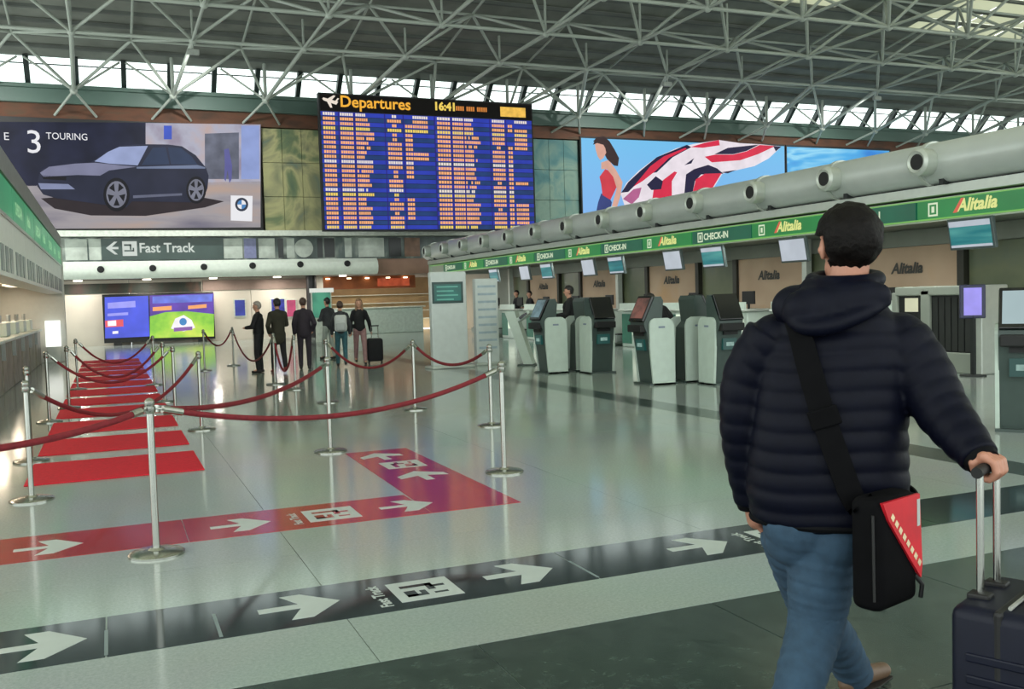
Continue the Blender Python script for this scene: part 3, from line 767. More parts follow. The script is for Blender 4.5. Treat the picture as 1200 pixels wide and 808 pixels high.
spoly('green_field', [(692, 635), (800, 605), (950, 598), (1142, 618), (1142, 775), (692, 788)], ramp_mat('scr_green', [(.3, (84, 170, 46)), (.5, (150, 206, 60)), (.7, (206, 222, 84))], 1.0, .3, emit=1.1), 2)
spoly('white_burst', [(840, 720), (870, 650), (930, 625), (985, 660), (1010, 715), (930, 740)], glow('scr_white', (240, 236, 240), 1.1), 3)
spoly('blue_ball', ell_px(925, 672, 26, 26), glow('scr_ball', (60, 130, 190), 1.1), 4)
spoly('purple_caption', [(860, 715), (990, 705), (990, 730), (860, 742)], glow('scr_capt', (130, 84, 160), 1.1), 4)

def poster(name, label, x0, y0, x1, y1, Y, material, cat='poster', leg=False):
    a = on_y(x0, y0, Y); b = on_y(x1, y1, Y)
    t = thing(name, label, cat, ((a.x+b.x)/2, Y, 0))
    put('panel', MB().box(a.x, b.x, Y, Y+.06, b.z, a.z), material, t)
    put('backing', MB().box(a.x-.05, b.x+.05, Y+.02, YL if not leg else Y+.09, b.z-.05, a.z+.05), m_ledge, t)
    if leg: put('stand', MB().box((a.x+b.x)/2-.25, (a.x+b.x)/2+.25, Y+.02, Y+.08, 0, b.z-.05), m_ledge, t)
    return t
poster('wall_poster', 'small blue poster on the cream wall right of the low screen', 275, 352, 287.5, 370, YL-.08, glow('poster_blue', (56, 66, 176), .7, .2, 3))
poster('wall_poster', 'blue poster with pale spots behind the dark-coated travellers', 318, 351, 334, 371, YL-.08, glow('poster_blue2', (64, 68, 176), .7, .5, 6))
poster('wall_poster', 'bright pink poster behind the waiting travellers', 336, 352, 347, 371, YL-.08, glow('poster_pink', (220, 84, 128), .8, .2, 3))
t = poster('standing_sign', 'white framed standing sign with green screen beside dark column', 366, 343, 388, 372, 36.0, ramp_mat('green_sign', [(.35, (34, 110, 90)), (.6, (70, 160, 126))], 1.2, .3, emit=.8), 'sign', True)
a = on_y(363, 338, 36.0); b = on_y(391, 343, 36.0)
put('white_head', MB().box(a.x, b.x, 36.0, 36.1, on_y(377, 343, 36).z, on_y(377, 338, 36).z), glow('lit_white', (226, 230, 220), .9, 0), t)

for _m in bpy.data.materials:
    if _m.name.startswith(('board_', 'ad_', 'flag_', 'blue_swirl')) and _m.use_nodes and 'Principled BSDF' in _m.node_tree.nodes:
        _m.node_tree.nodes['Principled BSDF'].inputs['Roughness'].default_value = ROUGH_BOARD
        _m.node_tree.nodes['Principled BSDF'].inputs['Specular IOR Level'].default_value = .15
# ================================================================ check-in block on the right
XR = 12.5
m_grey = mat('grey_panel', (134, 140, 130), 0.5, vary=.08, scale=1.5)
m_lgrey = mat('light_grey_metal', (186, 192, 184), 0.32, metal=.3, vary=.04)
m_duct = mat('silver_duct', (188, 194, 190), 0.38, metal=.25, vary=.06, scale=1.5)
m_gr1 = glow('sign_green', (38, 132, 66), .85, .12, 1.2); m_gr2 = glow('sign_teal_green', (26, 98, 72), .8, .15, 1.2); m_grl = glow('sign_lime_edge', (128, 196, 92), .8, .05)
m_sgw = glow('sign_letter_white', (214, 228, 196), .95, .0); m_sgy = glow('sign_letter_yellow', (222, 226, 140), .95, 0); m_sgr = glow('sign_letter_red', (214, 96, 70), .9, 0)
YR0, YR1 = 5.5, 38.4
wall_right = structure('wall_right', 'low wall behind the check-in desks with beige boards, olive glass and dark posts')
put('wall_core', MB().box(15.25, 15.5, YR0, YR1, 0, 3.0), m_grey, wall_right)
put('upper_panel', MB().box(15.12, 15.25, YR0, YR1, 2.28, 2.61), m_grey, wall_right)
m_beige = ramp_mat('beige_board', [(.3, (168, 142, 116)), (.55, (190, 164, 138)), (.75, (196, 150, 96))], .5, .6, detail=3)
m_olive = ramp_mat('olive_glass', [(.3, (70, 82, 62)), (.55, (98, 104, 78)), (.75, (84, 98, 84))], .9, .3, detail=3)
m_post = mat('dark_post', (40, 40, 32), .5)
m_ltr = mat('dark_lettering', (46, 44, 36), .5, vary=0)
for k in range(-2, 6):
    yc = 14.95+4.45*k
    if yc-1.3 < YR0 or yc+1.3 > YR1: continue
    put('beige_board', MB().box(15.10, 15.25, yc-1.28, yc+1.28, .85, 2.27), m_beige, wall_right)
    tm = text_on(MB(), 'Alitalia', (15.085, yc+.45, 1.74), (0, -1, 0), (0, 0, 1), .30, 'LEFT', .25, .012)
    put('board_lettering', tm, m_ltr, wall_right, recalc=False)
    for s in (-1, 1): put('post', MB().box(15.02, 15.25, yc+s*1.36-.08, yc+s*1.36+.08, 0, 2.28), m_post, wall_right)
    put('glass_panel', MB().box(15.14, 15.25, yc+1.46, yc+2.99, .85, 2.27), m_olive, wall_right)
put('plinth', MB().box(15.1, 15.25, YR0, YR1, 0, .84), m_grey, wall_right)
can = thing('checkin_canopy', 'check-in canopy with a long green sign band over the right-hand desks', 'canopy', (XR, 22, 2.5))
put('soffit', MB().box(XR+.12, 15.6, YR0, YR1, 2.62, 2.72), m_grey, can)
put('fascia', MB().box(XR+.04, XR+.14, YR0, YR1, 2.52, 2.9), m_lgrey, can)
led = MB().box(XR-.12, 15.6, YR0, YR1, 2.93, 3.08); put('top_ledge', led, m_lgrey, can)
put('lower_rail', MB().box(XR-.02, XR+.04, YR0, YR1, 2.548, 2.566), m_grl, can)
put('upper_rail', MB().box(XR-.02, XR+.04, YR0, YR1, 2.862, 2.88), m_grl, can)
SL = 4.45/2
gate = 60
for k in range(-2, 13):
    yc = 11.05+SL*k
    if yc+SL/2 > YR1: break
    al = (k % 2 == 0)
    s_ = put('sign_panel', MB().box(XR-.03, XR+.04, yc-SL/2+.02, yc+SL/2-.02, 2.57, 2.86), m_gr1 if al else m_gr2, can)
    if al:
        tm = text_on(MB(), 'Alitalia', (XR-.04, yc+.28, 2.64), (0, -1, 0), (0, 0, 1), .27, 'LEFT', .25, .01); put('sign_lettering', tm, m_sgy, s_, recalc=False)
        put('sign_red_mark', MB().poly([(XR-.041, yc+.36, 2.62), (XR-.041, yc+.2, 2.84), (XR-.041, yc+.14, 2.84), (XR-.041, yc+.28, 2.62)]), m_sgr, s_, recalc=False)
    else:
        tm = text_on(MB(), 'CHECK-IN', (XR-.04, yc+.62, 2.645), (0, -1, 0), (0, 0, 1), .2, 'LEFT', 0, .006); put('sign_lettering', tm, m_sgw, s_, recalc=False)
    ic = MB(); y0 = yc+.86
    for (u0, u1, v0, v1) in ((0, .2, 0, .03), (0, .2, .19, .22), (0, .03, 0, .22), (.17, .2, 0, .22), (.07, .13, .06, .16)):
        ic.poly([(XR-.04, y0-u0, 2.6+v0), (XR-.04, y0-u1, 2.6+v0), (XR-.04, y0-u1, 2.6+v1), (XR-.04, y0-u0, 2.6+v1)])
    put('desk_number_box', ic, m_sgw, s_, recalc=False)
put('end_cap', MB().box(XR-.05, 15.6, YR1, YR1+.1, 2.5, 3.08), m_lgrey, can)
for yy in (9.0, 17.9, 26.8, 35.7): put('canopy_post', MB().box(14.9, 15.05, yy-.08, yy+.08, 0, 2.63), m_lgrey, can)
# added strip lights hidden behind the fascia to brighten the desk area
sl = thing('soffit_strip_lights', 'row of white strip lights under the check-in canopy', 'ceiling lights', (12.74, 22, 2.58))
for k in range(7):
    yy = 8.2+4.45*k
    put('strip_light', MB().box(12.68, 12.8, yy-1.0, yy+1.0, 2.585, 2.622), glow('added_strip_glow', (226, 232, 222), 1.0, 0), sl)
    lamp('added_strip_lamp', (12.74, yy, 2.58), 40, .1, 2.0, (.96, 1, .94))
# big air duct lying on the canopy with round nozzles
duct = thing('ventilation_duct', 'fat silver ventilation duct lying along the check-in canopy', 'duct', (XR+.05, 22, 3.08))
XD, ZD, RD = XR-.02, 3.44, .34
rings = []
yy = YR0
put('duct_pipe', MB().tube([(XD, YR0, ZD), (XD, YR1, ZD)], RD, 32), m_duct, duct, smooth=True)
m_dk = mat('dark_rail_and_gap_shade', (30, 34, 34), .6)
put('saddle', MB().box(XD-.05, XD+.4, YR0, YR1, 3.08, 3.16), m_dk, duct)  # near-black bar also stands in for the shaded gap under the duct
for k in range(-2, 13):
    y = 11.62+2.15*k
    if y > YR1-.3: break
    put('duct_collar', MB().tube([(XD, y+.14, ZD), (XD, y+.22, ZD)], RD+.03, 32), m_lgrey, duct, smooth=True)
    mm = Matrix.Translation((XD-RD+.06, y, ZD-.0)) @ Matrix.Rotation(R(-90), 4, 'Y')
    nz_ = put('nozzle', MB().lathe([(.2, 0), (.22, .06), (.22, .26), (.17, .3), (.12, .27)], 24, mm), m_lgrey, duct, smooth=True)
    put('nozzle_bore', MB().lathe([(.125, .26), (.125, .285), (.06, .285)], 20, mm), m_black, nz_)
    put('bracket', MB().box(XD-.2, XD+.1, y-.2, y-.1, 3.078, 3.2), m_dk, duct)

# hung monitors under the canopy
scr_t = ramp_mat('monitor_teal', [(.3, (26, 88, 100)), (.5, (40, 124, 130)), (.7, (84, 160, 156))], 3.0, .3, emit=.9, stretch=(1, .2, 2))
scr_w = glow('monitor_white', (190, 198, 208), .9, .06, 3)
NM = {'t': 0, 'w': 0}
for (yc, w_, kind, zt) in ((11.15, .78, 't', 2.52), (15.4, .74, 'w', 2.5), (18.15, .78, 't', 2.5), (19.8, .72, 'w', 2.5), (22.6, .74, 't', 2.5), (24.2, .7, 'w', 2.5), (27.0, .74, 't', 2.5), (28.7, .7, 'w', 2.5), (31.4, .74, 't', 2.5)):
    lb = ORD[NM[kind]]+(' hung monitor with teal listing' if kind == 't' else ' hung monitor with plain white page')+' from the bag-drop end of the canopy'; NM[kind] += 1
    t = thing('hung_monitor', lb, 'monitor', (XR+.1, yc, 2.1), 0, 'monitors under the check-in canopy')
    tilt = Matrix.Translation((XR-.0, yc, zt)) @ Matrix.Rotation(R(-10), 4, 'Y')
    put('casing', MB().rbox(.0, .07, -w_/2-.04, w_/2+.04, -.5, 0, .012, 2, tilt), mat('monitor_case', (74, 84, 84), .4), t)
    put('screen', MB().box(-.006, .004, -w_/2, w_/2, -.46, -.04, tilt), scr_t if kind == 't' else scr_w, t)
    if kind == 't':
        put('screen_heading', MB().box(-.009, -.005, -w_/2, w_/2, -.13, -.04, tilt), scr_w, t); put('screen_footer', MB().box(-.009, -.005, -w_/2, w_/2, -.46, -.42, tilt), scr_w, t)
    put('arm', MB().box(XR+.06, XR+.12, yc-.04, yc+.04, 2.36, 2.522), m_dk, t)

# check-in desks
m_deskw = mat('desk_white', (196, 208, 198), .35, vary=.04); m_deskg = mat('desk_green_front', (46, 112, 92), .35, vary=.1); m_steelb = mat('brushed_steel', (150, 156, 152), .35, metal=.8)
m_lit = glow('desk_lit_panel', (226, 240, 216), 1.0, .05)
def desk_proto():
    t = thing('checkin_desk', 'white check-in desk with green side panel under the right canopy', 'desk', (0, 0, 0), 0, 'check-in desks under the right canopy')
    put('body', MB().rbox(-.35, .45, -.75, .55, 0, 1.0, .03), m_deskw, t, world=False)
    put('worktop', MB().rbox(-.45, .5, -.8, .6, 1.0, 1.05, .02), m_lgrey, t, world=False)
    put('lit_front', MB().box(-.37, -.35, -.6, -.05, .35, .92), m_lit, t, world=False)
    put('green_front', MB().box(-.37, -.35, .0, .5, .1, .92), m_deskg, t, world=False)
    put('upstand', MB().box(-.42, -.38, -.75, .55, 1.05, 1.22), m_deskw, t, world=False)
    mo = put('monitor', MB().rbox(.02, .07, -.5, -.05, 1.16, 1.46, .01), m_black, t, world=False)
    put('monitor_stand', MB().box(.03, .06, -.3, -.25, 1.05, 1.16), m_black, mo, world=False)
    put('weigh_belt', MB().box(-.45, .45, .66, 1.3, .12, .32), m_steelb, t, world=False)
    put('belt_rubber', MB().box(-.4, .45, .7, 1.26, .32, .34), m_black, t, world=False)
    return t
proto = desk_proto()
for k in range(10):
    y = 14.15+2.225*k
    if k == 0: proto.location = (13.6, y, 0); proto['label'] = 'first white check-in desk from the bag-drop gate, with green side panel'
    else: copy_tree(proto, (13.6, y, 0), None, ORD[k]+' white check-in desk from the bag-drop gate, with green side panel')

# bag-drop gate near the end of the row
bd = thing('bag_drop_gate', 'grey bag-drop gate with dark openings and a small lit page', 'machine', (13.3, 12.2, 0))
put('upright', MB().rbox(13.0, 13.6, 11.35, 11.55, 0, 1.46, .02), m_lgrey, bd); put('upright', MB().rbox(13.0, 13.6, 12.42, 12.62, 0, 1.4, .02), m_grey, bd); put('upright', MB().rbox(13.0, 13.6, 13.16, 13.28, 0, 1.36, .02), m_grey, bd)
put('lintel', MB().rbox(13.0, 13.6, 11.5, 13.2, 1.3, 1.46, .02), m_grey, bd); put('sill', MB().rbox(13.0, 13.6, 11.5, 13.2, 0, .34, .02), m_grey, bd)
put('dark_opening', MB().box(13.06, 13.5, 11.55, 12.42, .34, 1.3), mat('dark_void', (20, 22, 22), .5), bd); put('dark_opening', MB().box(13.06, 13.5, 12.62, 13.16, .34, 1.3), mat('dark_void', (20, 22, 22), .5), bd)
for q in range(6): put('curtain_strip', MB().box(13.045, 13.06, 11.6+.135*q, 11.71+.135*q, .36, 1.26), mat('rubber_strip', (34, 36, 34), .5), bd)
put('lit_page', MB().box(13.035, 13.06, 12.72, 13.0, 1.02, 1.26), glow('page_white', (206, 208, 176), 1.0, .05), bd)
ps = thing('kiosk_screen', 'upright purple-lit screen on a dark post beside the bag-drop gate', 'screen', (12.75, 11.35, 0))
put('base', MB().lathe([(.2, 0), (.2, .02), (.05, .03)], 20, Matrix.Translation((12.75, 11.3, 0))), m_dk, ps); put('post', MB().box(12.73, 12.79, 11.27, 11.33, .02, 1.0), m_dk, ps)
rt_ = Matrix.Translation((12.75, 11.3, 1.2)) @ Matrix.Rotation(R(-42), 4, 'Z')
put('casing', MB().rbox(-.19, .19, -.03, .05, -.27, .27, .015, 2, rt_), mat('screen_case_navy', (36, 38, 70), .4), ps); put('display', MB().box(-.13, .13, -.036, -.028, -.22, .22, rt_), glow('purple_display', (150, 140, 232), 1.0, .12, 4), ps)
# ---------------------------------------------------------------- self-service kiosks
m_kd = mat('kiosk_dark_green_grey', (58, 72, 68), .35, vary=.06); m_kw = mat('kiosk_white_side', (186, 200, 190), .35, vary=.04)
m_kscr = mat('kiosk_screen_glass', (14, 16, 18), .12, vary=0); m_kteal = glow('kiosk_label_teal', (24, 84, 78), .6, .1)
def kiosk(label, loc, rz, screen=None, group='self-service kiosks'):
    t = thing('checkin_kiosk', label, 'kiosk', loc, rz, group)
    W = .24
    # dark pedestal: side profile in (y,z), front is -y
    prof = [(-.14, 0), (-.20, .5), (-.26, .86), (-.30, .95), (-.30, 1.02), (-.10, 1.42), (.02, 1.43), (.06, 1.36), (.02, 1.0), (.12, .9), (.16, .0)]
    put('pedestal', MB().prism([(-W+.015, a, b) for a, b in prof], (2*W-.03, 0, 0)), m_kd, t, world=False)
    side = [(-.17, 0), (-.22, .6), (-.22, .98)]+[(-.12+.2*0+.10*math.cos(math.pi-a)*1.0, .98+.1*math.sin(a)) for a in [math.pi/8*q for q in range(1, 5)]]+[(.12, 1.08), (.2, 1.04), (.24, .95), (.24, 0)]
    for s in (-1, 1):
        x0 = s*W-(.02 if s > 0 else .02)
        sp = put('side_panel', MB().prism([(x0, a, b) for a, b in side], (.04, 0, 0)), m_kw, t, world=False)
        lg = MB().box(s*(W+.021)-.002, s*(W+.021)+.002, -.06, .06, .92, .95); put('side_mark', lg, mat('kiosk_mark', (120, 132, 150), .5), sp, world=False)
    # tilted touch screen on the sloping head
    d = Vector((0, .20, .40)).normalized(); n = Vector((0, -.40, .20)).normalized()
    o = Vector((0, -.30, 1.02))
    fr = Matrix(((1, d.x, n.x, o.x), (0, d.y, n.y, o.y), (0, d.z, n.z, o.z), (0, 0, 0, 1)))
    hb = put('screen_bezel', MB().rbox(-W+.02, W-.02, .0, .45, .0, .05, .012, 2, fr), m_kscr, t, world=False)
    put('screen', MB().box(-W+.05, W-.05, .05, .41, .05, .053, fr), screen or m_kscr, hb, world=False)
    put('keypad_shelf', MB().rbox(-W+.03, W-.03, -.37, -.22, .86, .98, .015), m_black, t, world=False)
    put('reader_slot', MB().box(-.13, .13, -.29, -.2, .80, .86), m_black, t, world=False)
    lp = put('label_plate', MB().box(-.13, .13, -.262, -.2, .56, .74), m_kteal, t, world=False)
    put('label_print', MB().box(-.07, .07, -.266, -.26, .62, .68), glow('kiosk_label_print', (150, 186, 176), .7, .2, 20), lp, world=False)
    put('foot_plate', MB().box(-W-.02, W+.02, -.24, .28, 0, .03), m_kd, t, world=False)
    return t
red_scr = ramp_mat('painted_reflection_red', [(.35, (70, 60, 60)), (.6, (170, 110, 96))], 3, .2, emit=.5)  # reflections on both side-on kiosk screens painted as mottled glow
blue_scr = ramp_mat('painted_reflection_blue', [(.35, (60, 90, 96)), (.6, (130, 166, 176))], 3, .2, emit=.5)
pale_scr = glow('kiosk_pale_screen', (170, 192, 196), .9, .06, 2)
k1 = on_floor(646, 437); k2 = on_floor(701, 437); k3 = on_floor(767, 450); k4 = on_floor(845, 450); k5 = on_floor(1201, 504)
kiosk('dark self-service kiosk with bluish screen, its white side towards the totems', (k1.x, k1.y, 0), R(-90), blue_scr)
kiosk('dark self-service kiosk with black screen and teal label, farther of two facing front', (k2.x, k2.y, 0), 0)
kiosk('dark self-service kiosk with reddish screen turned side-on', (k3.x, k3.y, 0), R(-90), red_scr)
kiosk('dark self-service kiosk with black screen facing front, close by the walking man', (k4.x, k4.y, 0), 0)
kiosk('dark kiosk standing back to back behind the one with reddish screen', (k3.x+.72, k3.y+.04, 0), R(90))
kiosk('dark kiosk standing back to back behind the one with bluish screen', (k1.x+.72, k1.y+.1, 0), R(90))
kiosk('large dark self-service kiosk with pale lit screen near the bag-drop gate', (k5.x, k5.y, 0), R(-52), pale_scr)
# slanted white terminal
p = on_floor(613, 428)
st = thing('slanted_terminal', 'slanted white terminal with a small dark screen beside the kiosks', 'terminal', (p.x, p.y, 0), R(-35))
put('slanted_panel', MB().prism([(.06, -.2, 0), (.26, -.2, 0), (-.12, -.2, 1.18), (-.34, -.2, 1.18)], (0, .4, 0)), m_kw, st, world=False)
fr = Matrix.Translation((-.05, 0, 1.0)) @ Matrix.Rotation(R(-35), 4, 'Y')
put('head', MB().rbox(-.02, .3, -.22, .22, -.05, .03, .015, 2, fr), m_kw, st, world=False)
put('small_screen', MB().box(.05, .25, -.232, -.2, -.04, .02, fr), m_kscr, st, world=False)
put('small_screen', MB().box(.04, .26, -.16, .16, .03, .036, fr), m_kscr, st, world=False)
put('base', MB().rbox(-.08, .32, -.25, .25, 0, .03, .01), m_kd, st, world=False)
# ---------------------------------------------------------------- information totems
def totem(label, x0, y0, x1, ybot, Y, screen):
    a = on_y(x0, y0, Y); b = on_y(x1, y0, Y)
    t = thing('information_totem', label, 'totem', ((a.x+b.x)/2, Y, 0))
    put('panel', MB().rbox(a.x, b.x, Y-.06, Y+.12, 0.04, a.z, .03, 3), mat('totem_white', (196, 204, 202), .35, vary=.04), t)
    put('foot', MB().rbox(a.x-.08, b.x+.08, Y-.25, Y+.3, 0, .05, .015), m_lgrey, t)
    if screen:
        p, q = on_y(506, 331, Y-.07), on_y(543, 355, Y-.07)
        put('screen_frame', MB().box(p.x, q.x, Y-.075, Y-.055, q.z, p.z), mat('totem_frame', (24, 62, 58), .3), t)
        s_ = put('screen', MB().box(p.x+.05, q.x-.05, Y-.08, Y-.074, q.z+.05, p.z-.05), glow('totem_screen', (28, 98, 88), .8, .25, 3), t)
        tx = MB()
        for r_ in range(4):
            tx.box(p.x+.1, q.x-.12-.1*(r_ % 2), Y-.083, Y-.08, p.z-.12-.09*r_, p.z-.09-.09*r_)
        put('screen_lines', tx, glow('totem_lines', (84, 160, 140), .8), s_)
    else:
        for r_ in range(9):
            put('text_band', MB().box(a.x+.06, b.x-.06, Y-.064, Y-.058, a.z-.2-.17*r_, a.z-.15-.17*r_), mat('totem_band', (158, 176, 186), .5), t)
    return t
totem('tall white totem with a dark green screen at its head', 503, 319, 545, 430, 19.6, True)
totem('slim white totem printed with pale lines beside the green-screen totem', 555, 327, 582, 428, 19.9, False)

# ================================================================ check-in block on the left
XL = -1.2
lf = thing('checkin_fascia', 'left-hand check-in fascia with green sign band and white lower panels', 'canopy', (XL, 20, 1.95))
YF0, YF1 = 9.0, 30.6
put('top_trim', MB().box(XL-.5, XL+.02, YF0, YF1, 3.3, 3.62), mat('trim_grey', (132, 136, 130), .45, metal=.2), lf)
for k in range(10):
    y0 = YF0+2.16*k
    put('sign_panel', MB().box(XL-.4, XL, y0+.01, y0+2.15, 2.78, 3.28), glow('left_sign_green', (34, 138, 88), .8, .12, 1.2), lf)
    if k > 2:
        tm = text_on(MB(), 'CHECK-IN' if k % 2 else 'Alitalia', (XL+.006, y0+.4, 2.93), (0, 1, 0), (0, 0, 1), .26, 'LEFT', 0 if k % 2 else .25, .008)
        put('sign_lettering', tm, glow('left_sign_letter', (150, 204, 150), .8, 0), lf, recalc=False)
    put('lower_panel', MB().box(XL-.4, XL-.01, y0+.01, y0+2.15, 1.96, 2.74), mat('fascia_white', (228, 234, 226), .35, vary=.05), lf)
    for q in range(3):
        put('inset_screen', MB().box(XL-.01, XL+.004, y0+.2+.62*q, y0+.55+.62*q, 2.02, 2.36), mat('inset_grey', (116, 126, 122), .3, vary=.2, scale=3), lf)
put('light_rail', MB().box(XL-.42, XL+.01, YF0, YF1, 2.74, 2.79), m_lgrey, lf)
put('roof_board', MB().box(-3.6, XL-.4, YF0, YF1, 2.22, 2.3), m_lower, lf)
put('end_panel', MB().rbox(-3.6, XL+.04, YF1, YF1+.15, 0, 3.3, .02), mat('end_white', (206, 208, 200), .4, vary=.03), lf)
wall_left = structure('wall_left', 'peach-lit wall behind the left-hand desks')
put('wall_face', MB().box(-3.7, -3.5, YF0, YF1, 0, 2.25), mat('peach_wall', (206, 178, 152), .7, vary=.08, scale=1), wall_left)
lt = thing('soffit_strip_lights', 'warm strip lights over the left-hand desks', 'ceiling lights', (-2.4, 20, 2.17))
for k in range(5):
    y = 12+4.2*k
    put('strip_light', MB().box(-2.5, -2.3, y-1, y+1, 2.16, 2.2), glow('warm_strip', (255, 226, 190), 2.0, 0), lt); lamp('left_strip_lamp', (-2.4, y, 2.15), 24, .2, 2.0, (1, .82, .62))
m_ldesk = ramp_mat('speckled_desk_front', [(.3, (104, 96, 86)), (.6, (140, 132, 120))], 3.0, .5)
def left_desk():
    t = thing('checkin_desk', 'speckled grey check-in desk with pale upper shelf at the left wall', 'desk', (0, 0, 0), 0, 'check-in desks along the left wall')
    put('front', MB().rbox(-.5, 0, -.95, .95, 0, .92, .02), m_ldesk, t, world=False)
    put('worktop', MB().rbox(-.75, .06, -1.0, 1.0, .92, .98, .015), m_deskw, t, world=False)
    put('screen_block', MB().rbox(-.6, -.12, -.7, .1, .98, 1.26, .02), m_deskw, t, world=False)
    mo = put('monitor', MB().rbox(-.4, -.34, .25, .75, 1.08, 1.42, .01), mat('monitor_back', (176, 180, 176), .4), t, world=False)
    put('monitor_foot', MB().box(-.45, -.3, .42, .58, .98, 1.09), m_dk, mo, world=False)
    put('bracket', MB().box(-.02, .05, -.95, -.9, .6, .92), m_steelb, t, world=False)
    return t
proto = left_desk()
for k in range(9):
    y = 12.1+2.14*k
    if k == 0: proto.location = (-1.82, y, 0); proto['label'] = ORD[8]+' speckled grey check-in desk from the tall white end panel'
    else: copy_tree(proto, (-1.82, y, 0), None, ORD[8-k]+' speckled grey check-in desk from the tall white end panel')
ws = thing('lit_display', 'bright white lit display at the far end of the left-hand desks', 'screen', (-1.5, 30.4, 0))
put('stand', MB().rbox(-1.68, -1.32, 30.34, 30.46, 0, .46, .01), m_lgrey, ws); put('panel', MB().rbox(-1.7, -1.3, 30.33, 30.47, .45, 1.2, .012), glow('lit_white_strong', (240, 244, 236), 1.3, 0), ws)

# ================================================================ floor stickers, carpets
def slab_poly(mb, pts, z0, z1):
    mb.prism([(x, y, z0) for x, y in pts], (0, 0, z1-z0)); return mb
ARW = [(0, -.04), (.235, -.04), (.115, -.165), (.185, -.165+.0), (.345+.04, 0), (.185, .165), (.115, .165), (.235, .04), (0, .04)]
ARW = [(0, -.035), (.20, -.035), (.13, -.19), (.235, -.19), (.40, 0), (.235, .19), (.13, .19), (.20, .035), (0, .035)]
def arrow(parent, x, y, ang, s, material, z=.003, name='arrow'):
    c, sn = math.cos(ang), math.sin(ang)
    put(name, slab_poly(MB(), [(x+s*(a*c-b*sn), y+s*(a*sn+b*c)) for a, b in ARW], z-.0005, z+.0005), material, parent)
def pictogram(parent, x0, x1, y0, y1, mw, mk, z=.003, rot=0):
    card = put('pictogram_card', MB().box(x0, x1, y0, y1, z-.0005, z+.0005), mw, parent)
    pg = MB(); w, h = x1-x0, y1-y0
    def bx(u0, u1, v0, v1):
        if rot: pg.box(x0+w*(1-v1), x0+w*(1-v0), y0+h*u0, y0+h*u1, z, z+.001)
        else: pg.box(x0+w*u0, x0+w*u1, y0+h*v0, y0+h*v1, z, z+.001)
    bx(.16, .68, .66, .78); bx(.56, .68, .44, .78); bx(.62, .86, .56, .66); bx(.16, .34, .2, .5); bx(.16, .5, .2, .3); bx(.4, .5, .3, .46); bx(.6, .82, .22, .3)
    put('pictogram', pg, mk, card)
m_vb = mat('black_vinyl', (36, 47, 50), .09, vary=.12, scale=3); m_vr = mat('red_vinyl', (156, 40, 42), .12, vary=.08, scale=3); m_vw = mat('white_vinyl', (178, 187, 183), .35, vary=.05, scale=6)
bs = thing('floor_sticker', 'long black floor sticker with white arrows and pictograms across the hall', 'floor marking', (1.5, 4.7, 0))
segs = [-4.9, -2.48, -.08, 2.32, 4.72, 7.12]
for a_, b_ in zip(segs, segs[1:]): put('vinyl_segment', MB().box(a_+.004, b_-.004, 4.43, 5.01, -.001, .0025), m_vb, bs)
for xj in (-.08, .40, 2.32): put('joint_tape', MB().box(xj-.008, xj+.008, 4.45, 4.8, .0024, .0032), mat('pale_tape', (120, 134, 134), .4), bs)
for xa in (-1.75, -.56, .6, 1.78, 2.93): arrow(bs, xa, 4.72, 0, 1.0, m_vw)
for xa in (1.27, 3.55): 
    pictogram(bs, xa, xa+.33, 4.53, 4.86, m_vw, m_vb)
    tm = text_on(MB(), 'Fast Track', (xa-.05, 4.5, .0034), (0, 1, 0), (-1, 0, 0), .085, 'LEFT', 0, .003); put('caption', tm, m_vw, bs, recalc=False)
rs = thing('floor_sticker', 'red L-shaped floor sticker with white arrows leading into the roped lane', 'floor marking', (1, 6.7, 0))
put('vinyl_segment', MB().box(-3.0, .4, 6.36, 7.06, -.001, .0025), m_vr, rs)
put('vinyl_segment', MB().box(.405, 2.02, 6.36, 7.06, -.001, .0025), m_vr, rs)
put('vinyl_segment', slab_poly(MB(), [(2.025, 6.36), (2.70, 6.36), (2.70, 9.3), (2.08, 9.3)], -.001, .0025), m_vr, rs)
for xa in (-.62, .56, 1.73): arrow(rs, xa, 6.68, 0, 1.0, m_vw)
pictogram(rs, 1.2, 1.56, 6.5, 6.88, m_vw, m_vr)
tm = text_on(MB(), 'Fast Track', (1.15, 6.48, .0034), (0, 1, 0), (-1, 0, 0), .085, 'LEFT', 0, .003); put('caption', tm, m_vw, rs, recalc=False)
arrow(rs, 2.40, 7.55, R(92), 1.1, m_vw); pictogram(rs, 2.22, 2.58, 8.2, 8.56, m_vw, m_vr, rot=1); arrow(rs, 2.36, 8.72, R(94), 1.05, m_vw)
m_carpet = mat('red_carpet', (196, 26, 46), .7, vary=.12, scale=40, bump=.3, spec=.3)
me_c = MB().rbox(-.74, .74, -.62, .62, 0, .012, .005, 1).mesh('red_carpet'); fix_normals(me_c); me_c.materials.append(m_carpet)
for k in range(12):
    o = bpy.data.objects.new('red_carpet', me_c); COL.objects.link(o); o.location = (-.0, 9.72+1.8*k, .0)
    tag(o, ORD[k]+' red carpet strip counted from the red floor sticker, beside the left-hand desks', 'carpet', 'red carpets by the left desks')

